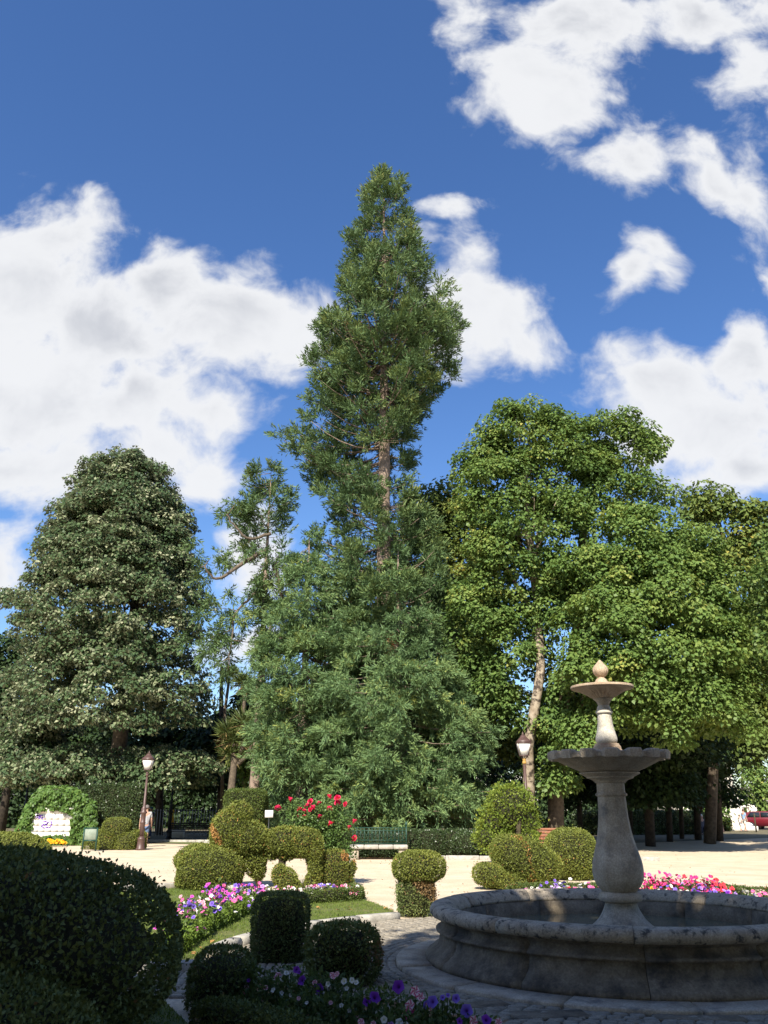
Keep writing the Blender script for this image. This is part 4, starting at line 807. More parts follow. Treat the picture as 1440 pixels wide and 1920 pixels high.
# ------------------------------------------------------------------ rose tree
rp_ = at(607, 1664, 20.0); rp_.z = 0; RT = rp_.y
rt = empty('rose_tree', rp_, 'standard rose tree with bright red roses on a thin pale stem', 'rose tree')
MB().tube([(0, 0, 0), (.01, 0, .4), (.02, 0, .8), (.05, .0, 1.15), (.06, 0, 1.3)], [.024, .02, .018, .018, .016], 7).build('stem', surf('pale_stem', (.35, .30, .2), (.45, .4, .28), 20, .8, .2), rt, True)
def rose_crown():
    C = []; tw = MB()
    spots = [(600, 1545, 48, 38), (620, 1565, 42, 34), (575, 1540, 36, 20), (640, 1560, 28, 44), (600, 1520, 50, 22), (560, 1530, 26, 18), (640, 1590, 24, 24), (545, 1515, 14, 12), (612, 1590, 34, 20)]
    for (x, y, rx, ry) in spots:
        c = at(x, y, RT) - rp_; s = 1 / ppm(RT, 1.2)
        for k in range(int(rx * ry / 22)): v = RNG.normal(size=3) * .5; C.append((c.x + v[0] * rx * s, c.y + v[1] * .35, c.z + v[2] * ry * s))
    C = np.array(C); n = len(C) * 22; i = np.repeat(np.arange(len(C)), 22); P = C[i] + RNG.normal(size=(n, 3)) * .075
    link('foliage', leaves_mesh('foliage', P, unit(RNG.normal(size=(n, 3)) + np.array([0, 0, -.2])), unit(RNG.normal(size=(n, 3)) * .7 + np.array([0, -.3, .8])), .055 * RNG.uniform(.7, 1.3, n), .038, np.clip(.45 + RNG.normal(size=n) * .2, 0, 1)), LM['rosel'], rt, kind='stuff')
    for k in range(34):
        e = Vector(C[random.randrange(len(C))]); tw.tube([(.05, 0, 1.12), tuple(Vector((.05, 0, 1.25)).lerp(e, .5) + Vector((0, 0, -.05))), tuple(e)], [.012, .008, .004], 4)
    tw.build('branch', M_twig, rt)
    M_rose = surf('red_petals', (.66, .015, .085), (.82, .04, .14), 40, .55, .0, spec=.3); M_pink = surf('faded_pink_petals', (.75, .12, .15), (.85, .2, .2), 40, .55, 0)
    m = MB()
    for ring, (r, h, n, tl) in enumerate(((.075, .03, 7, .5), (.055, .05, 6, .8), (.034, .06, 5, 1.1), (.016, .062, 4, 1.4))):
        for k in range(n):
            a = tau * k / n + ring * .5; u = Vector((math.cos(a), math.sin(a), 0)); v = Vector((-math.sin(a), math.cos(a), 0)); w = r * 1.5 / 2
            b0 = u * r * .3; t1 = u * r + Vector((0, 0, h * tl)); 
            m.add([tuple(b0), tuple(t1 * .75 - v * w), tuple(t1 + Vector((0, 0, .008))), tuple(t1 * .75 + v * w)], [(0, 1, 2, 3)])
    me = m.mesh('rose_blossom'); first = True
    for (x, y) in [(617, 1494), (633, 1497), (633, 1506), (648, 1508), (618, 1517), (599, 1507), (582, 1503), (576, 1512), (585, 1515), (570, 1522), (560, 1532), (570, 1534), (600, 1532), (542, 1499), (521, 1516), (583, 1518), (666, 1541), (665, 1572), (621, 1546), (562, 1518), (656, 1552)]:
        o = link('rose_blossom', me, M_rose, rt) if first else None
        if not first: o = bpy.data.objects.new('rose_blossom', me); COL.objects.link(o); o.parent = rt
        first = False
        o.location = at(x, y, RT - random.uniform(.15, .32)) - rp_; o.rotation_euler = (random.uniform(.5, 1.3), random.uniform(-.5, .5), random.uniform(0, 6)); k = random.uniform(.75, 1.15); o.scale = (k, k, k)
    for (x, y) in [(521, 1516), (542, 1499), (617, 1494), (666, 1541)]:
        e = at(x, y, RT - .2) - rp_; MB().tube([tuple(Vector((.05, 0, 1.3)).lerp(e, .35)), tuple(Vector((.05, 0, 1.3)).lerp(e, .7) + Vector((0, 0, .05))), tuple(e)], [.007, .006, .004], 4).build('branch', M_twig, rt)
rose_crown()
# ------------------------------------------------------------------ flowers
def petal_mat(name, edge, mid, eye=None):
    m, nt, b = newmat(name); N = nt.nodes; L = nt.links; a = N.new('ShaderNodeAttribute'); a.attribute_name = 'tint'
    rp = N.new('ShaderNodeValToRGB'); e = rp.color_ramp.elements; e[0].position = .12; e[0].color = (*(eye or mid), 1); e[1].position = .95; e[1].color = (*edge, 1); k = e.new(.45); k.color = (*mid, 1)
    L.new(a.outputs['Fac'], rp.inputs[0]); L.new(rp.outputs[0], b.inputs['Base Color']); b.inputs['Roughness'].default_value = .6; b.inputs['Specular IOR Level'].default_value = .2
    tr = N.new('ShaderNodeBsdfTranslucent'); L.new(rp.outputs[0], tr.inputs[0]); mx = N.new('ShaderNodeMixShader'); mx.inputs[0].default_value = .25
    L.new(b.outputs[0], mx.inputs[1]); L.new(tr.outputs[0], mx.inputs[2]); L.new(mx.outputs[0], N['Material Output'].inputs['Surface']); return m
PM = {'purple': petal_mat('purple_petals', (.22, .05, .46), (.16, .02, .38), (.05, .0, .10)), 'violet': petal_mat('blue_violet_petals', (.24, .16, .66), (.18, .09, .55), (.07, .02, .2)),
      'magenta': petal_mat('magenta_petals', (.66, .12, .50), (.56, .06, .42), (.2, .0, .12)), 'pink': petal_mat('pink_petals', (.80, .16, .38), (.72, .07, .28), (.75, .4, .5)),
      'white': petal_mat('white_petals', (.80, .78, .74), (.78, .76, .70), (.6, .62, .3)), 'star': petal_mat('white_and_crimson_petals', (.80, .72, .74), (.55, .02, .14), (.6, .5, .5)),
      'red': petal_mat('coral_red_petals', (.82, .07, .09), (.75, .04, .07), (.4, .02, .05)), 'rosy': petal_mat('hot_pink_petals', (.85, .07, .27), (.78, .035, .2), (.5, .02, .12)), 'lilac': petal_mat('lilac_petals', (.52, .34, .72), (.42, .2, .62), (.3, .1, .45)), 'orange': petal_mat('yellow_petals', (.85, .48, .02), (.8, .38, .01), (.6, .25, .01))}
def petunia_geo(r=.045, seed=0, n=15, striped=False):
    """funnel with a five-lobed wavy rim"""
    rr = random.Random(seed); V = [(0, 0, -.55 * r)]; T = [0.0]
    for k in range(n):
        a = tau * k / n; V.append((.35 * r * math.cos(a), .35 * r * math.sin(a), -.10 * r)); T.append(.4 if not striped else (.3 if k % 3 else .95))
    for k in range(n):
        a = tau * k / n; lo = 1 + .10 * math.cos(5 * a) + rr.uniform(-.04, .04); V.append((lo * r * math.cos(a), lo * r * math.sin(a), rr.uniform(-.16, .14) * r)); T.append(1.0 if not striped else (.42 if k % 3 == 0 else 1.0))
    F3 = [(0, 1 + k, 1 + (k + 1) % n) for k in range(n)]; F4 = [(1 + k, 1 + n + k, 1 + n + (k + 1) % n, 1 + (k + 1) % n) for k in range(n)]
    return np.array(V), T, [np.array(F3), np.array(F4)]
PET = {}
def petunia_mesh(col, seed):
    if (col, seed) not in PET:
        V, T, F = petunia_geo(.045, seed, 15, col == 'star'); PET[(col, seed)] = mesh_np('blossom', V, F, T); PET[(col, seed)].materials.append(PM[col])
    return PET[(col, seed)]
def tuft(name, x, y, r, h, label, cat, n=160, mat='herb', leaf=.05, group=None):
    t = empty(name, (x, y, 0), label, cat, group)
    P = RNG.normal(size=(n, 3)) * np.array([r * .5, r * .5, 0]); P[:, 2] = RNG.uniform(.05, 1, n) ** .8 * h * (1 - .4 * (np.linalg.norm(P[:, :2], axis=1) / r) ** 2)
    link('foliage', leaves_mesh('foliage', P, unit(RNG.normal(size=(n, 3)) * .8 + np.array([0, 0, .6])), unit(RNG.normal(size=(n, 3)) * .7 + np.array([0, 0, .6])), leaf * RNG.uniform(.6, 1.3, n), leaf * .5, np.clip(.45 + RNG.normal(size=n) * .22, 0, 1)), LM[mat], t, kind='stuff')
    return t
# shaded bed close to the viewer: every blossom by itself
def front_plant(label, px, py, flowers, h=.34, n=260, Y=None):
    b = at(px, py, Y or 6.9); x, y = b.x, b.y
    t = tuft('petunia_plant', x, y, .26, h + .07, label, 'petunia', int(n * 1.6), 'herb', .05)
    for i, (fx, fy, col, k) in enumerate(flowers):
        p = at(fx, fy, y - .12) - Vector((x, y, 0)); me = petunia_mesh(col, i % 4); o = bpy.data.objects.new('blossom', me); COL.objects.link(o); o.parent = t
        k *= .86; o.location = p; o.scale = (k, k, k); o.rotation_euler = (random.uniform(.7, 1.25), random.uniform(-.4, .4), random.uniform(-.5, .5))
        MB().tube([(p.x * .5, p.y * .5 + .05, p.z * .3), (p.x * .95, p.y + .04, p.z * .8), (p.x, p.y + .018, p.z - .012)], [.004, .0035, .003], 4).build('stalk', LM['herb'], t)
fr = front_plant
fr('petunia with one big purple blossom standing clear over the cobbles', 745, 1890, [(747, 1850, 'purple', 1.15)], .30, 120, 6.9)
fr('crimson and white striped petunia next to the single purple blossom', 790, 1900, [(778, 1858, 'star', .85), (788, 1868, 'star', .85), (768, 1885, 'star', .9), (805, 1887, 'star', .7), (762, 1903, 'pink', .75), (772, 1893, 'pink', .6)], .24, 260, 6.7)
fr('blue-violet petunia near the basin step with drooping blossoms', 830, 1900, [(811, 1878, 'violet', 1.0), (800, 1884, 'violet', .75), (855, 1872, 'violet', .75), (830, 1870, 'violet', .5), (875, 1895, 'violet', 1.1), (840, 1866, 'violet', .4)], .22, 260, 6.7)
fr('purple and white petunia in the bed corner at the frame foot', 890, 1925, [(912, 1912, 'purple', .9), (888, 1914, 'star', .8), (862, 1915, 'purple', .6), (935, 1916, 'star', .6)], .16, 220, 6.5)
fr('deep purple petunia pair in the middle of the shaded bed', 700, 1900, [(703, 1870, 'purple', 1.1), (688, 1878, 'purple', .8), (715, 1893, 'white', .5), (725, 1889, 'white', .6), (708, 1899, 'white', .5)], .26, 280, 6.9)
fr('white and lilac petunia spilling at the frame foot', 745, 1922, [(748, 1917, 'white', .7), (720, 1912, 'white', .6), (760, 1924, 'white', .7), (700, 1920, 'star', .5), (677, 1916, 'star', .6), (733, 1921, 'lilac', .6)], .20, 280, 6.5)
fr('purple petunia beside the loose twiggy shrub', 590, 1860, [(566, 1838, 'purple', .95), (597, 1854, 'purple', 1.05), (600, 1862, 'purple', .7), (556, 1818, 'purple', .7), (560, 1822, 'purple', .5), (590, 1842, 'star', .55)], .28, 300, 7.5)
fr('white trailing petunia before the loose twiggy shrub', 640, 1865, [(645, 1840, 'white', .6), (660, 1838, 'white', .55), (615, 1845, 'white', .5), (624, 1829, 'star', .7), (632, 1826, 'star', .5), (650, 1853, 'white', .45), (668, 1842, 'white', .5)], .26, 300, 7.4)
fr('striped petunia at the back of the shaded bed by the cube shrub', 530, 1850, [(522, 1828, 'star', .7), (518, 1832, 'star', .55), (537, 1824, 'white', .55), (545, 1832, 'white', .4)], .26, 300, 7.8)
fr('dim white petunia next to the dark edging hedge', 510, 1870, [(512, 1856, 'white', .5), (528, 1862, 'white', .45), (498, 1852, 'star', .5), (545, 1866, 'white', .4)], .22, 320, 7.5)
fr('dusky petunia beside the small dark hedge end', 465, 1862, [(462, 1850, 'star', .55), (466, 1838, 'purple', .4), (458, 1860, 'star', .5), (480, 1845, 'white', .35)], .26, 300, 7.8)
fr('leafy white petunia in the bed centre under the purple pair', 640, 1900, [(640, 1885, 'white', .4), (655, 1895, 'white', .4), (620, 1880, 'star', .4), (668, 1905, 'star', .4)], .2, 320, 7.0)
fr('leafy petunia with few blossoms along the dark edging hedge', 570, 1895, [(575, 1880, 'white', .35), (560, 1872, 'star', .4)], .2, 320, 7.1)
# sunlit beds: clumps, each with its own leaves and many blossoms
def clump(label, x, y, cols, r=.34, h=.34, nb=24, size=.032, nl=260, group=None, mat='herb', name='flower_clump', cat='flowers'):
    t = tuft(name, x, y, r, h, label, cat, nl, mat, .055, group)
    for col in sorted(set(cols)):
        Vs, Ts, F3, F4, n0 = [], [], [], [], 0
        for k in range(max(2, int(nb * cols.count(col) / len(cols)))):
            V, T, F = petunia_geo(size * random.uniform(.7, 1.15), k, 10, col == 'star')
            M = Matrix.Rotation(random.uniform(0, tau), 3, 'Z') @ Matrix.Rotation(random.uniform(.2, 1.1), 3, 'X') if random.random() < .4 else Matrix.Rotation(random.uniform(-.6, .6), 3, 'Z') @ Matrix.Rotation(random.uniform(.4, 1.2), 3, 'X')
            a, q = random.uniform(0, tau), r * math.sqrt(random.random()); c = Vector((q * math.cos(a), q * math.sin(a), h * (1.06 - .45 * (q / r) ** 2) * random.uniform(.75, 1.1) + .01))
            V = V @ np.array(M).T + np.array(c); Vs.append(V); Ts += T; F3.append(F[0] + n0); F4.append(F[1] + n0); n0 += len(V)
        link('blossoms', mesh_np('blossoms', np.concatenate(Vs), [np.concatenate(F3), np.concatenate(F4)], Ts), PM[col], t, kind='stuff')
    return t
def bed(pixels):
    for (px, py, z, cols, lab, kw) in pixels:
        b = gp(px, py, z)
        if px < 680: b = at(px, py, max(b.y, float(np.interp(px, [p.x for p in EDGEPX], [gp(p.x, p.y).y for p in EDGEPX])) + .42)); z = max(.12, b.z) + .07
        clump(lab, b.x, b.y, cols, h=z + .03, **kw)
bed([(335, 1738, .34, ['violet', 'magenta', 'magenta'], 'magenta and violet petunias where the bed meets the dark hedge dome', {'nb': 16}),
     (356, 1728, .34, ['magenta', 'star'], 'magenta petunias at the near end of the lime edging', {'nb': 12}),
     (348, 1702, .34, ['star', 'pink', 'violet'], 'pink striped petunias in the near corner of the sunlit bed', {'nb': 22}),
     (372, 1697, .36, ['violet', 'violet', 'white'], 'blue-violet petunias in the near part of the sunlit bed', {'nb': 24}),
     (396, 1678, .40, ['magenta', 'magenta', 'purple'], 'tall bright magenta petunias under the low domed topiary', {'nb': 34}),
     (420, 1680, .40, ['magenta', 'pink'], 'magenta-pink petunias next to the tall magenta ones', {'nb': 30}),
     (415, 1662, .42, ['violet'], 'single tall blue-violet petunia stems before the domed topiary', {'nb': 8}),
     (402, 1715, .32, ['white', 'white', 'star'], 'white petunias behind the lime edging hedge', {'nb': 24}),
     (432, 1700, .34, ['lilac', 'violet', 'white'], 'pale lilac petunias in the middle of the sunlit bed', {'nb': 34}),
     (448, 1692, .34, ['lilac', 'white'], 'lilac and white petunias above the cube shrub', {'nb': 30}),
     (462, 1672, .40, ['violet', 'pink', 'purple'], 'mixed violet and pink petunias at the foot of the arched topiary', {'nb': 26}),
     (478, 1672, .40, ['pink', 'lilac', 'magenta'], 'rose-pink petunias at the foot of the arched topiary', {'nb': 28}),
     (474, 1692, .32, ['pink', 'white', 'white'], 'pink petunias sprinkled with white above the cube shrub', {'nb': 26}),
     (500, 1676, .36, ['white', 'white', 'lilac'], 'white petunias before the gap in the topiary', {'nb': 32}),
     (520, 1685, .30, ['white', 'star', 'pink'], 'white and salmon petunias above the cube shrub edge', {'nb': 30}),
     (545, 1678, .32, ['star', 'pink', 'white'], 'salmon and white petunias below the stubby topiary', {'nb': 28}),
     (566, 1684, .26, ['white'], 'yellowish leafy clump with few white flowers', {'nb': 10, 'nl': 300}),
     (590, 1672, .34, ['white', 'pink', 'star'], 'white and pink petunias left of the rose stem', {'nb': 34}),
     (608, 1672, .34, ['white', 'violet', 'lilac'], 'white and violet petunias round the rose stem', {'nb': 34}),
     (630, 1674, .34, ['pink', 'white', 'red'], 'pink and red petunias right of the rose stem', {'nb': 32}),
     (650, 1678, .32, ['pink', 'star', 'white'], 'pink petunias at the squared edging end', {'nb': 28}),
     (540, 1694, .24, ['white'], 'leafy clump beside the dark edging end', {'nb': 8, 'nl': 300}),
     # behind the basin
     (1000, 1662, .36, ['magenta', 'white'], 'single magenta petunia beside the tilted egg topiary', {'nb': 7}),
     (1030, 1664, .36, ['violet', 'white', 'lilac'], 'violet and white petunias below the tilted egg topiary', {'nb': 30}),
     (1058, 1658, .38, ['violet', 'lilac', 'white'], 'violet petunias below the topiary ball', {'nb': 30}),
     (1088, 1668, .32, ['red', 'pink', 'white'], 'salmon pink petunias under the topiary ball', {'nb': 26}),
     (1112, 1662, .36, ['white', 'pink', 'lilac'], 'white and pink petunias close to the baluster', {'nb': 30}),
     (1128, 1670, .34, ['pink', 'lilac'], 'pink-lilac petunias touching the baluster outline', {'nb': 22}),
     (1212, 1652, .44, ['rosy', 'rosy', 'pink'], 'hot pink flowers close past the baluster', {'nb': 42}),
     (1236, 1648, .46, ['rosy'], 'hot pink flowers second past the baluster', {'nb': 48}),
     (1258, 1648, .46, ['rosy', 'pink'], 'hot pink flowers at the top of the long sunny row', {'nb': 48}),
     (1282, 1652, .44, ['rosy', 'pink', 'red'], 'deep pink flowers in the middle of the long sunny row', {'nb': 44}),
     (1300, 1654, .42, ['pink', 'lilac'], 'lilac-pink flowers in the long sunny row', {'nb': 30}),
     (1318, 1650, .44, ['red', 'rosy'], 'coral red flowers near the end of the long sunny row', {'nb': 44}),
     (1334, 1652, .42, ['red'], 'coral red flowers at the end of the long sunny row', {'nb': 34}),
     (1228, 1670, .30, ['white', 'orange', 'white'], 'cream flowers below the hot pink row', {'nb': 18, 'nl': 280}),
     (1262, 1668, .34, ['violet', 'white'], 'violet flowers below the hot pink row', {'nb': 24}),
     (1288, 1664, .36, ['violet', 'purple', 'pink'], 'dark violet flowers below the pink row', {'nb': 30}),
     (1310, 1662, .36, ['violet', 'purple'], 'dark violet flowers below the coral row', {'nb': 32}),
     (1332, 1660, .36, ['violet', 'rosy'], 'violet flowers at the end of the coral row', {'nb': 26}),
     (1362, 1680, .30, ['lilac', 'purple'], 'dusky purple flowers in the shade behind the basin rim', {'nb': 22}),
     (1388, 1682, .30, ['lilac', 'white'], 'dim lilac flowers in the shade behind the basin rim', {'nb': 22}),
     (1414, 1680, .32, ['pink', 'lilac'], 'dim pink flowers near the picture edge behind the basin', {'nb': 24}),
     (1436, 1686, .30, ['lilac', 'star'], 'dim striped flowers at the picture edge behind the basin', {'nb': 20}),
     ])
for (px, c_, lab) in ((86, ['orange'], 'yellow flowers under the white panel, first of three clumps'), (98, ['orange'], 'yellow flowers under the white panel, middle clump'), (110, ['orange'], 'yellow flowers under the white panel, clump nearest the green board')):
    b = at(px, 1580, 40.6); b.z = .0; clump(lab, b.x, b.y, c_, r=.34, h=.28, nb=40, size=.06, nl=80)
hedge_run('edging_hedge', 'low edging hedge in front of the pink flower row behind the basin', [(4.9, 16.9), (6.6, 16.4), (7.6, 15.6)], .34, .26, LM['box'], .03, 3500, rough=.02)
hedge_run('edging_hedge', 'low green edging behind the basin below the topiary', [(2.4, 17.3), (4.6, 17.3)], .34, .24, LM['box'], .03, 3500, rough=.02)
clipped('hedge_stub', 'low dark hedge stub at the end of the pink flower row', 'hedge', [pe(1352, 1668, 16, 9, 17.6, .3, 4)], LM['box'], .03, 4000, rough=.015)
# ------------------------------------------------------------------ cabbage trees
def cabbage(label, base, heads, stems, Y):
    b = at(*base, Y); t = empty('cabbage_tree', (b.x, Y, 0), label, 'cabbage tree'); o = Vector((b.x, Y, 0)); m = MB()
    for path, r in stems: m.tube([at(x, y, Y) - o for x, y in path], list(np.linspace(r, r * .7, len(path))), 8)
    m.build('trunk', M_bark, t, True)
    for (x, y, R, red) in heads:
        c = at(x, y, Y) - o; n = 190; d = rdir(n); d[:, 2] = np.where(RNG.random(n) < .6, np.abs(d[:, 2]), d[:, 2]); r = R / ppm(Y, c.z)
        P = np.array(c) + d * .05; tint = np.clip(.45 + RNG.normal(size=n) * .2 + (d[:, 2] < -.2) * .5, 0, 1)
        link('leaf_head', leaves_mesh('leaf_head', P, d, unit(np.cross(d, rdir(n))), r * RNG.uniform(.75, 1.15, n), .06, tint, .05, .22), LM['sword'], t, kind='stuff')
    return t
cabbage('cabbage tree with several spiky heads on one stout trunk behind the block hedge', (430, 1540), [(440, 1390, 40, 0), (458, 1358, 36, 0), (425, 1372, 30, 0), (478, 1385, 34, 0), (432, 1415, 30, 0)], [([(430, 1570), (433, 1490), (438, 1440), (440, 1395)], .24), ([(438, 1440), (455, 1400), (458, 1362)], .16), ([(438, 1440), (465, 1415), (478, 1388)], .15)], 47)
cabbage('tall thin cabbage tree with a single drooping head against the sky', (462, 1540), [(460, 1284, 30, 0), (452, 1278, 22, 0), (486, 1302, 24, 0)], [([(458, 1565), (458, 1400), (457, 1330), (460, 1290)], .13)], 50)
cabbage('thin cabbage tree with dark head and reddish top beside the linden', (420, 1540), [(428, 1268, 22, 1), (436, 1262, 16, 1)], [([(415, 1565), (418, 1400), (422, 1330), (430, 1272)], .12)], 52)
# ------------------------------------------------------------------ street lamps
def lamp(label, X, Y, H=3.95, brown=True):
    t = empty('street_lamp', (X, Y, 0), label, 'street lamp'); mt = M_iron if brown else M_dark; k = H / 3.95
    MB().lathe([(.20, 0), (.20, .07), (.17, .10), (.155, .40), (.165, .42), (.165, .46), (.12, .50), (.10, .54)], 8).build('base', mt, t)
    MB().lathe([(.095, .54), (.10, 1.0), (.115, 1.05), (.13, 1.08), (.105, 1.11), (.105, 1.42), (.15, 1.46), (.15, 1.50), (.10, 1.54), (.115, 1.62), (.085, 1.68), (.058, 1.74), (.045, 3.02 * k)], 12).build('post', mt, t, False)
    z = 3.02 * k
    MB().lathe([(.05, 0), (.075, .02), (.07, .06), (.05, .12), (.075, .15), (.05, .18), (.035, .2)], 10, (0, 0, z)).build('collar', M_gold if label.find('gold') >= 0 else mt, t)
    z += .2; fr_ = MB()
    for sx, sy in ((1, 1), (1, -1), (-1, 1), (-1, -1)):
        fr_.tube([(sx * .05, sy * .05, z - .03), (sx * .135, sy * .135, z + .06)], .010, 4); fr_.tube([(sx * .125, sy * .125, z + .06), (sx * .215, sy * .215, z + .47)], .014, 4)
    for q, zz in ((.125, .06), (.215, .47)):
        for a in range(4): fr_.box((q * (0, 1, 0, -1)[a], q * (1, 0, -1, 0)[a], z + zz), ((2 * q + .03, .028, .028), (.028, 2 * q + .03, .028))[a % 2])
    fr_.build('lantern_frame', mt, t)
    for a in range(4):
        c, s = math.cos(a * math.pi / 2), math.sin(a * math.pi / 2); V = []
        for (w, zz, d) in ((.115, .075, .122), (.205, .455, .210)):
            for sg in (-1, 1): V.append((c * d - s * w * sg, s * d + c * w * sg, z + zz))
        V = [Vector(v) for v in V]; n = Vector((c, s, 0)) * .006
        MB().add([tuple(v) for v in V] + [tuple(v - n) for v in V], [(0, 1, 3, 2), (4, 6, 7, 5), (0, 4, 5, 1), (2, 3, 7, 6), (0, 2, 6, 4), (1, 5, 7, 3)]).build('glass_pane', M_glassw, t)
    rf = MB(); A4 = [(1, 1), (-1, 1), (-1, -1), (1, -1)]
    rf.grid(np.array([[(q * a, q * b, z + zz) for a, b in A4] for q, zz in ((.225, .485), (.235, .51), (.16, .60), (.085, .68), (.085, .71), (.055, .73))]), True, True, True)
    rf.build('lantern_roof', mt, t)
    MB().lathe([(.04, 0), (.05, .02), (.03, .05), (.035, .07), (.012, .10), (.003, .14)], 10, (0, 0, z + .728)).build('finial', mt, t)
    return t
L1 = gp(263, 1594); lamp('brown street lamp standing alone at the sand path beside the clipped hedge', L1.x, L1.y, 3.85)
lamp('brown street lamp with gold collar in front of the patchy maple trunk', at(987, 1500, 28.9).x, 28.9, 3.95)
lamp('dark street lamp deep in shade behind the ivy mound', at(49, 1500, 50).x, 50, 3.9, False)
lamp('dark street lamp in shade between the tall lamp and the cabbage tree', at(322, 1500, 51), 51, 3.9, False) if False else lamp('dark street lamp in shade between the tall lamp and the cabbage tree', at(322, 1500, 51).x, 51, 3.9, False)
lamp('black street lamp post at the far end of the sand plaza', at(1334, 1500, 58).x, 58, 3.9, False)
lamp('thin brown street lamp post close to the obelisk', at(1346, 1500, 68).x, 68, 3.9)
# ------------------------------------------------------------------ stone bench with iron railing
bx0, bx1 = at(655, 1605, 30.0).x, at(765, 1605, 30.0).x; bl = bx1 - bx0
bn = empty('stone_bench', ((bx0 + bx1) / 2, 30.2, 0), 'long pale stone bench with a green iron railing back', 'bench')
nb = 4
for i in range(nb): MB().box((-bl / 2 + bl * (i + .5) / nb, 0, .40), (bl / nb - .008, .52, .13), 0, .02).build('seat_slab', M_kerb, bn)
for x in (-bl / 2 + .18, bl / 2 - .18): MB().box((x, .02, .165), (.26, .40, .335), 0, .015).build('support', M_stone, bn)
rl = MB(); x0, x1, yb, z0_, z1_ = -bl / 2 + .1, bl / 2 - .04, .24, .50, 1.0
for z in (z0_, z0_ + .1, z1_ - .1, z1_): rl.tube([(x0, yb, z), (x1, yb, z)], .014, 5)
rl.build('rail', M_green, bn)
nbars = 15
for i in range(nbars): x = x0 + (x1 - x0) * i / (nbars - 1); MB().tube([(x, yb, z0_ - .03), (x, yb, z1_)], .011, 5).build('baluster_bar', M_green, bn)
for i in range(nbars - 1):
    x = x0 + (x1 - x0) * (i + .5) / (nbars - 1); w = (x1 - x0) / (nbars - 1) / 2; MB().tube([(x - w, yb, .62), (x, yb, .75), (x + w, yb, .62)], .007, 4).tube([(x - w, yb, .88), (x, yb, .75), (x + w, yb, .88)], .007, 4).build('lattice_bar', M_green, bn)
for x in (x0, x1): MB().tube([(x, yb, .40), (x, yb, 1.08)], .022, 6).lathe([(.02, 0), (.045, .03), (.05, .06), (.03, .10), (.012, .15)], 8, (x, yb, 1.06)).build('end_post', M_green, bn)
# wooden bench end by the shrub
wb = empty('wooden_bench', at(1022, 1600, 33), 'red-brown slatted bench end peeking out beside the topiary ball', 'bench'); wb.location.z = 0
for k in range(4): MB().box((.35, .22 + .03 * k, .56 + .11 * k), (1.5, .03, .09), -.25, .006).build('back_slat', M_wood, wb)
for k in range(4): MB().box((.35, -.22 + .12 * k, .44), (1.5, .10, .035), -.25, .006).build('seat_slat', M_wood, wb)
for x in (-.3, 1.0): MB().tube([(x, -.2, 0), (x, -.18, .42), (x, .2, .42), (x, .36, .95)], .025, 5).build('leg_frame', M_dark, wb)
# small signs
sg = empty('info_plaque', at(503, 1560, 32.5), 'small white tilted plaque on a post before the dark hedge', 'sign'); sg.location.z = 0
zc = at(503, 1526, 32.5).z
MB().tube([(0, .03, 0), (0, .03, zc - .08)], .02, 6).build('post', M_dark, sg)
pm_ = MB().box((0, 0, zc), (.30, .025, .25), 0, .006); po = pm_.build('panel', plain('white_plaque', (.74, .72, .68), .5), sg)
for k in range(4): MB().box((0, -.0145, zc + .07 - .045 * k), (.22 - .03 * (k % 2), .003, .012)).build('print_line', plain('grey_print', (.42, .38, .36), .6), sg)
gb = empty('green_board', at(168, 1580, 36.4), 'green framed notice board seen from behind, on two legs by the ivy mound', 'board'); gb.location.z = 0
zt, zb = at(168, 1552, 36.4).z, at(168, 1580, 36.4).z
MB().box((0, 0, (zt + zb) / 2 + .05), (.47, .03, zt - zb - .12), 0, .005).build('panel', surf('weathered_green_sheet', (.18, .22, .17), (.26, .30, .24), 5, .6, .05), gb)
for x in (-.27, .27): MB().box((x, 0, zt / 2), (.05, .05, zt)).build('leg', M_green, gb)
for z in (zt - .02, zb + .08): MB().box((0, 0, z), (.488, .045, .05)).build('rail', M_green, gb)
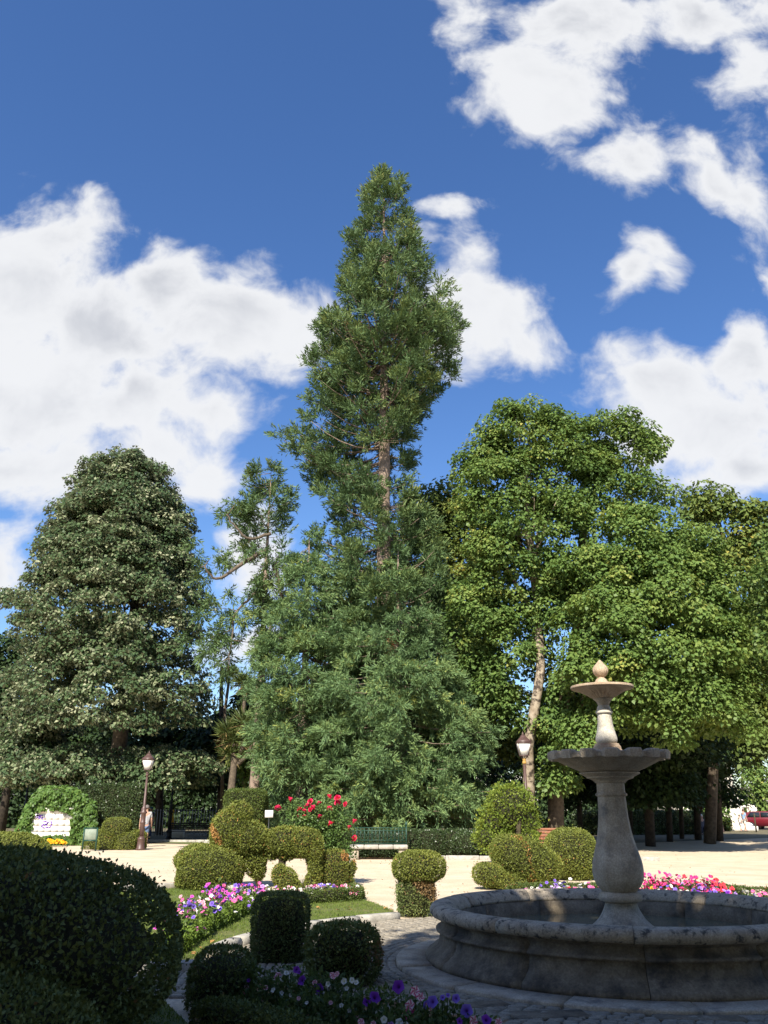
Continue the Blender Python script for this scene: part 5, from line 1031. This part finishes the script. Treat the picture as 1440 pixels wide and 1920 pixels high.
# ------------------------------------------------------------------ people
skin_m = plain('skin', (.55, .33, .24), .5, .3)
def skinmesh(name, verts, edges, radii, mat, parent, sub=1, root=0):
    me = bpy.data.meshes.new(name); me.from_pydata(verts, edges, []); me.update(); o = bpy.data.objects.new(name, me); COL.objects.link(o); o.parent = parent
    md = o.modifiers.new('skin', 'SKIN'); md.use_smooth_shade = True
    for i, r in enumerate(radii):
        v = me.skin_vertices[0].data[i]; v.radius = r if isinstance(r, tuple) else (r, r); v.use_root = (i == root)
    s = o.modifiers.new('sub', 'SUBSURF'); s.levels = sub; s.render_levels = sub
    me.materials.append(mat); return o
def person(label, loc, face, shirt, trousers, hair=(.03, .022, .018), h=1.74, stride=.16, shorts=True, seated=False, group=None, arm=(.05, .05), longsleeve=False):
    """face: heading of the gaze, 0 looks along +Y"""
    k = h / 1.74; t = empty('person', loc, label, 'person', group, rz=face); t.scale = (k, k, k)
    hip = .92 if not seated else .50
    dz = hip - .92
    sh = 1.42 + dz; nk = 1.50 + dz; hd = 1.60 + dz
    if seated:
        kneeL, kneeR = (-.10, .42, .50), (.10, .42, .50); fL, fR = (-.11, .46, .07), (.11, .46, .07); toe = (0, .15)
    else:
        kneeL, kneeR = (-.095, stride * .55, .50), (.095, -stride * .35, .50); fL, fR = (-.10, stride, .075), (.10, -stride, .09)
    V = [(0, 0, hip), (0, .01, hip + .22), (0, 0, hip + .42), (0, 0, nk - .02), (0, .015, hd - .05), (0, .02, hd + .07),
         (-.095, 0, hip - .06), kneeL, fL, (fL[0] - .01, fL[1] + .16, .04), (.095, 0, hip - .06), kneeR, fR, (fR[0] + .01, fR[1] + .16, .04),
         (-.19, 0, sh), (-.235, -.03 + arm[0] * .4, sh - .29), (-.25, .03 + arm[0], sh - .53), (-.255, .05 + arm[0] * 1.1, sh - .62),
         (.19, 0, sh), (.235, -.03 + arm[1] * .4, sh - .29), (.25, .03 + arm[1], sh - .53), (.255, .05 + arm[1] * 1.1, sh - .62)]
    Ed = [(0, 1), (1, 2), (2, 3), (3, 4), (4, 5), (0, 6), (6, 7), (7, 8), (8, 9), (0, 10), (10, 11), (11, 12), (12, 13), (2, 14), (14, 15), (15, 16), (16, 17), (2, 18), (18, 19), (19, 20), (20, 21)]
    Rr = [(.15, .11), (.135, .10), (.16, .11), (.055, .055), (.075, .09), (.08, .095), (.085, .085), .058, .042, .035, (.085, .085), .058, .042, .035, .055, .043, .034, (.03, .018), .055, .043, .034, (.03, .018)]
    b = skinmesh('body', V, Ed, Rr, skin_m, t, 2)
    # hands: four fingers and a thumb each
    for s, w in ((-1, 17), (1, 21)):
        p = Vector(V[w]); vs, es, rs = [tuple(p)], [], [.022]
        for f in range(4):
            q = p + Vector((s * .006, (f - 1.5) * .019, -.05)); e = q + Vector((s * -.006, .006, -.035 - .006 * (f in (1, 2)))); e2 = e + Vector((s * -.015, .008, -.02)); i = len(vs); vs += [tuple(q), tuple(e), tuple(e2)]; es += [(0, i), (i, i + 1), (i + 1, i + 2)]; rs += [.0095, .0085, .0075]
        q = p + Vector((-s * .004, .036, -.015)); e = q + Vector((-s * .01, .022, -.032)); i = len(vs); vs += [tuple(q), tuple(e)]; es += [(0, i), (i, i + 1)]; rs += [.0105, .009]
        skinmesh('hand', vs, es, rs, skin_m, t, 1)
    sm = plain('cloth_%02x%02x%02x' % tuple(int(c * 255) for c in shirt), shirt, .85, .2); tm = plain('cloth_%02x%02x%02x' % tuple(int(c * 255) for c in trousers), trousers, .85, .2)
    se = 16 if longsleeve else 15
    vs = [V[0][:2] + (hip - .03,), V[1], V[2], (0, 0, nk - .05), V[14], Vector(V[14]).lerp(Vector(V[15]), .8), V[18], Vector(V[18]).lerp(Vector(V[19]), .8)]
    es = [(0, 1), (1, 2), (2, 3), (2, 4), (4, 5), (2, 6), (6, 7)]; rs = [(.175, .135), (.155, .12), (.18, .128), (.07, .065), .073, .062, .073, .062]
    if longsleeve:
        vs += [V[16], V[20]]; es += [(5, 8), (7, 9)]; rs += [.047, .047]
    skinmesh('shirt', [tuple(v) for v in vs], es, rs, sm, t, 1, 1)
    q = .85 if shorts else 1.0
    vs = [(0, 0, hip + .04), V[6], Vector(V[6]).lerp(Vector(V[7]), .9 if shorts else 1.0), V[10], Vector(V[10]).lerp(Vector(V[11]), .9 if shorts else 1.0)]; es = [(0, 1), (1, 2), (0, 3), (3, 4)]; rs = [(.172, .13), (.108, .11), .085, (.108, .11), .085]
    if not shorts: vs += [Vector(V[8]) + Vector((0, 0, .03)), Vector(V[12]) + Vector((0, 0, .03))]; es += [(2, 5), (4, 6)]; rs += [.062, .062]
    skinmesh('shorts' if shorts else 'trousers', [tuple(v) for v in vs], es, rs, tm, t, 1)
    hm = plain('hair_%02x' % int(hair[0] * 255), hair, .8, .2)
    m = MB(); G = []
    for i in range(8):
        th = math.pi * .62 * i / 7
        G.append([(.098 * math.sin(th) * math.cos(a), .015 - .012 * (i > 4) + (.112 if math.sin(a) < 0 else .10) * math.sin(th) * math.sin(a), hd + .055 + .115 * math.cos(th) + (.05 * (math.sin(a) > .3) if i > 4 else 0)) for a in np.arange(14) * tau / 14])
    m.grid(np.array(G), True, True, True); m.build('hair', hm, t, True)
    fm = plain('eye_dark', (.02, .015, .012), .3)
    for s in (-1, 1):
        MB().lathe([(.002, -.01), (.011, 0), (.002, .01)], 8, (s * .033, .112, hd + .012)).build('eye', fm, t, True)
        MB().lathe([(.004, -.03), (.018, -.01), (.02, .015), (.006, .03)], 6, (s * .088, .012, hd + .005)).build('ear', skin_m, t, True)
    MB().box((0, .122, hd - .012), (.028, .035, .045), 0, .008, .6).build('nose', skin_m, t); MB().box((0, .108, hd - .052), (.048, .016, .012), 0, .004).build('mouth', plain('lips', (.42, .16, .14), .5), t)
    for p, a in ((V[8], 0), (V[12], 0)):
        MB().box((p[0], p[1] + .07, .045), (.092, .27, .088), 0, .03, .85).build('shoe', plain('dark_shoe', (.05, .045, .045), .6), t)
    return t
pp = gp(274, 1588); person('man in grey and white T-shirt and blue denim shorts walking away behind the lamp post', (pp.x - .13, 40.6, 0), .25, (.44, .44, .45), (.10, .15, .26), (.16, .14, .13), 1.78, .14, True, False, None, (.02, .14))
person('person in blue cap standing in the shade past the rectangular hedge', (at(282, 1540, 52).x, 52, 0), 2.6, (.10, .09, .16), (.05, .07, .14), (.04, .14, .24), 1.75, .05, False)
person('dark-haired woman in black standing between the shaded trunks', (at(1262, 1540, 63).x, 63, 0), 1.6, (.02, .02, .025), (.04, .04, .05), (.03, .02, .015), 1.7, .03, False)
person('person in red jacket under the far trees', (at(1279, 1540, 66).x, 66, 0), 1.2, (.6, .05, .05), (.5, .48, .45), (.05, .03, .02), 1.72, .03, False, longsleeve=True)
person('person with white hat sitting in the shade beside the black lamp post', (at(1318, 1555, 60).x, 60, 0), 2.9, (.12, .12, .15), (.06, .06, .08), (.72, .70, .66), 1.7, 0, False, True)
person('person in light blue shirt and white shorts walking past the obelisk', (at(1397, 1550, 70).x, 70, 0), -1.2, (.28, .42, .60), (.72, .68, .62), (.1, .06, .04), 1.66, .18)
person('child in white clothes walking close to the obelisk steps', (at(1389, 1552, 70).x, 70, 0), -1.3, (.75, .74, .72), (.6, .6, .62), (.1, .07, .05), 1.25, .14)
# ------------------------------------------------------------------ far end: obelisk, balustrade, car, buildings
OY = 73.0; ob = empty('obelisk', (at(1369, 1555, OY).x, OY, 0), 'white stone obelisk on a stepped pedestal at the end of the plaza', 'monument')
M_pale = surf('pale_monument_stone', (.66, .62, .53), (.76, .72, .64), 3, .85, .2)
MB().box((0, 0, .18), (3.6, 2.6, .36), 0, .03).build('step', M_pale, ob); MB().box((0, 0, .50), (2.7, 2.0, .28), 0, .03).build('step', M_pale, ob)
MB().box((0, 0, 1.45), (1.9, 1.5, 1.6), 0, .03).build('pedestal', M_pale, ob); MB().box((0, 0, 2.33), (2.2, 1.7, .16), 0, .03).build('cornice', M_pale, ob)
MB().box((0, 0, 2.56), (1.55, 1.3, .30), 0, .03).build('plinth', M_pale, ob); MB().box((0, 0, 5.3), (1.25, 1.15, 5.2), 0, .02, .68).build('shaft', M_pale, ob)
MB().box((0, 0, 8.1), (.84, .77, .40), 0, .01, .3).build('cap', M_pale, ob)
clipped('hedge_cube', 'small green clipped hedge cube at the obelisk steps', 'hedge', [((at(1357, 1550, 71).x, 71, .5), (.55, .5, .52), 5)], LM['box'], .09, 600, rough=.03)
bal = empty('balustrade', (36, 86, 0), 'white stone balustrade behind the red car', 'balustrade')
MB().box((0, 0, .35), (26, .6, .7)).build('base_wall', M_pale, bal); MB().box((0, 0, 1.95), (26, .45, .2), 0, .02).build('rail', M_pale, bal)
bme = MB().lathe([(.10, 0), (.10, .06), (.07, .1), (.13, .38), (.10, .6), (.06, .8), (.10, 1.02), (.11, 1.15)], 8).mesh('baluster'); first = True
for k in range(56):
    o = link('baluster', bme, M_pale, bal, True) if k == 0 else bpy.data.objects.new('baluster', bme)
    if k: COL.objects.link(o); o.parent = bal
    o.location = (-12.6 + k * .45, 0, .70)
for x in (-13, -6.5, 0, 6.5, 13): MB().box((x, -.001, 1.08), (.7, .7, 2.16), 0, .03).build('pier', M_pale, bal)
def car(label, loc, rz, paint):
    t = empty('parked_car', loc, label, 'car', rz=rz); pm = newmat('car_paint_' + label.split()[0]); pm[2].inputs['Base Color'].default_value = (*paint, 1); pm[2].inputs['Roughness'].default_value = .25; pm[2].inputs['Coat Weight'].default_value = .6
    prof = [(-1.95, .30), (-2.0, .55), (-1.95, .85), (-1.75, .98), (-1.55, 1.38), (-1.2, 1.48), (.1, 1.50), (.45, 1.40), (1.15, .98), (1.85, .86), (2.02, .68), (2.02, .36), (1.9, .26), (-1.8, .26)]
    G = []
    for y, k in ((-.84, .90), (-.80, 1), (0, 1.02), (.80, 1), (.84, .90)):
        G.append([(x * (.985 if abs(y) > .82 else 1), (y if z < 1.0 else y * (1 - .22 * (z - 1.0) / .5)), .26 + (z - .26) * (k if z < 1 else k * .5 + .5)) for x, z in prof])
    m = MB(); m.grid(np.array(G), True, True, True); m.build('body', pm[0], t, False)
    gl = plain('car_glass', (.02, .025, .03), .1, .6)
    for s in (-1, 1):
        MB().add([(-1.5, s * .835, 1.02), (-.45, s * .835, 1.02), (-.45, s * .70, 1.42), (-1.2, s * .70, 1.42), (-1.5, s * .80, 1.02), (-.45, s * .80, 1.02), (-.45, s * .66, 1.42), (-1.2, s * .66, 1.42)], [(0, 1, 2, 3), (4, 7, 6, 5), (0, 4, 5, 1), (1, 5, 6, 2), (2, 6, 7, 3), (3, 7, 4, 0)]).build('side_window', gl, t)
        MB().add([(-.38, s * .835, 1.02), (.95, s * .835, 1.02), (.35, s * .70, 1.40), (-.38, s * .70, 1.42), (-.38, s * .80, 1.02), (.95, s * .80, 1.02), (.35, s * .66, 1.40), (-.38, s * .66, 1.42)], [(0, 1, 2, 3), (4, 7, 6, 5), (0, 4, 5, 1), (1, 5, 6, 2), (2, 6, 7, 3), (3, 7, 4, 0)]).build('side_window', gl, t)
        MB().box((1.93, s * .58, .72), (.16, .34, .15), 0, .04).build('headlight', plain('headlight', (.75, .75, .72), .2, .6), t); MB().box((-1.93, s * .66, .80), (.12, .22, .28), 0, .03).build('tail_light', plain('tail_light', (.4, .02, .02), .3), t)
        MB().box((.72, s * .93, 1.02), (.14, .16, .12), 0, .03).build('mirror', pm[0], t)
        for x in (-1.25, 1.28):
            w = MB(); A = np.arange(20) * tau / 20; w.grid(np.array([[(x + r * math.cos(a), s * y, .31 + r * math.sin(a)) for a in A] for r, y in ((.22, .70), (.31, .70), (.31, .86), (.22, .875))]), True, True, True); wo = w.build('wheel', plain('tyre_rubber', (.02, .02, .02), .8), t)
            rm = MB(); rm.grid(np.array([[(x + r * math.cos(a), s * y, .31 + r * math.sin(a)) for a in A] for r, y in ((.20, .86), (.20, .882), (.06, .89))]), True, True, True); r_ = rm.build('rim', plain('alloy', (.5, .5, .5), .35, .5, .8), wo)
    MB().add([(.52, -.62, 1.405), (1.16, -.70, 1.0), (1.16, .70, 1.0), (.52, .62, 1.405), (.50, -.62, 1.37), (1.12, -.70, .97), (1.12, .70, .97), (.50, .62, 1.37)], [(0, 1, 2, 3), (4, 7, 6, 5), (0, 4, 5, 1), (1, 5, 6, 2), (2, 6, 7, 3), (3, 7, 4, 0)]).build('windscreen', gl, t)
    MB().box((2.03, 0, .48), (.04, .52, .12), 0, .01).build('number_plate', M_whitewall, t)
    return t
car('red hatchback parked beyond the plaza in front of the balustrade', (at(1432, 1555, 77).x + .6, 77.5, 0), -.5, (.13, .008, .014))
sp_ = empty('wooden_post', (at(1418, 1558, 68).x, 68, 0), 'thin wooden stake standing before the red hatchback', 'post'); MB().tube([(0, 0, 0), (.02, 0, 1.35)], [.06, .05], 7).build('stake', M_twig, sp_)
def block(name, label, x0, x1, y, h, wallm, rows, cols, cat='building', roof=None, win=(1.0, 1.5)):
    t = empty(name, ((x0 + x1) / 2, y, 0), label, cat); w = x1 - x0
    MB().box((0, 5, h / 2), (w, 10, h)).build('wall', wallm, t)
    gl = plain('window_glass', (.05, .06, .08), .2, .5)
    for r in range(rows):
        for c in range(cols):
            x = -w / 2 + w * (c + .5) / cols; z = h * (r + .55) / rows
            f = MB().box((x, -.02, z), (win[0] + .2, .10, win[1] + .2)).build('window', M_pale, t); MB().box((x, -.06, z), (win[0], .06, win[1])).build('pane', gl, f)
    if roof: MB().box((0, 5, h + .9), (w + .8, 10.8, 1.8), 0, 0, .7).build('roof', roof, t)
    return t
M_slate = plain('grey_slate', (.20, .21, .24), .7)
block('town_house', 'tall white house with grey roof glimpsed above the street tree', 62, 74, 118, 15.5, M_whitewall, 4, 4, roof=M_slate)
block('long_building', 'long pale building glimpsed between the shaded trunks past the fountain', 9, 34, 100, 5.5, M_white, 1, 9)
block('long_building', 'pale low building glimpsed at the park edge beyond the dark leaning tree', -62, -40, 92, 4.8, M_whitewall, 1, 8)
tw = empty('retaining_wall', (44, 95, 0), 'grey retaining wall behind the balustrade', 'wall'); MB().box((0, 0, 2.0), (40, .6, 4.0)).build('wall_face', surf('grey_wall', (.22, .21, .19), (.32, .3, .27), 1, .9, .3), tw)
# playground things in the shade by the path
fe = empty('iron_fence', (at(330, 1520, 56).x, 56, 0), 'dark iron fence of upright bars in the shade behind the path', 'fence')
for z in (.25, 1.55): MB().box((0, 0, z), (11, .04, .05)).build('rail', M_dark, fe)
fbm = MB().box((0, 0, .85), (.03, .03, 1.6)).mesh('bar')
fbm2 = None
for k in range(60):
    o = link('bar', fbm, plain('grey_painted_bar', (.35, .34, .32), .6), fe) if k == 0 else bpy.data.objects.new('bar', fbm)
    if k: COL.objects.link(o); o.parent = fe
    o.location = (-5.4 + k * .185, -.04, 0)
yp = empty('yellow_play_post', (at(324, 1530, 53).x, 53, 0), 'yellow playground post with a pale block at its foot', 'play equipment')
MB().tube([(0, 0, .5), (.02, 0, 1.0), (-.06, 0, 1.45)], [.10, .09, .07], 8).lathe([(.03, 0), (.10, .05), (.09, .14), (.02, .18)], 8, (-.02, 0, 1.43)).build('post', plain('yellow_plastic', (.75, .42, .02), .5), yp); MB().box((.3, .05, .28), (.9, .4, .5), 0, .04).build('block', M_pale, yp)
db = empty('wooden_bench', (at(355, 1560, 51).x, 51, 0), 'dark bench in the shade past the sand path', 'bench')
for k in range(4): MB().box((0, .2 + .03 * k, .55 + .1 * k), (2.6, .03, .08), 0, .005).build('back_slat', M_dark, db)  # wooden slats take the dark iron colour in place of shade
for k in range(4): MB().box((0, -.2 + .11 * k, .44), (2.6, .09, .035), 0, .005).build('seat_slat', M_dark, db)
for x in (-1.1, 1.1): MB().tube([(x, -.2, 0), (x, -.18, .42), (x, .2, .42), (x, .34, .9)], .025, 5).build('leg_frame', M_dark, db)
# a few fallen leaves on the lawn
def fallen(n=26):
    lm = plain('dry_leaf', (.36, .20, .06), .8)
    for k in range(n):
        p = gp(random.uniform(310, 470), random.uniform(1770, 1815)) if k < 16 else gp(random.uniform(560, 740), random.uniform(1700, 1725))
        if (p - FC).length < 4.75: continue
        m = MB(); s = random.uniform(.025, .05); m.add([(0, -s, 0), (s * .7, 0, .012), (0, s * 1.1, .004), (-s * .7, 0, .014)], [(0, 1, 2, 3)]); o = m.build('fallen_leaf', lm); o.location = (p.x, p.y, .03); o.rotation_euler = (random.uniform(-.3, .3), 0, random.uniform(0, 6)); tag(o, 'dry brown leaf lying on the sunlit lawn of the flower bed', 'leaf', 'fallen leaves on the lawn')
fallen()
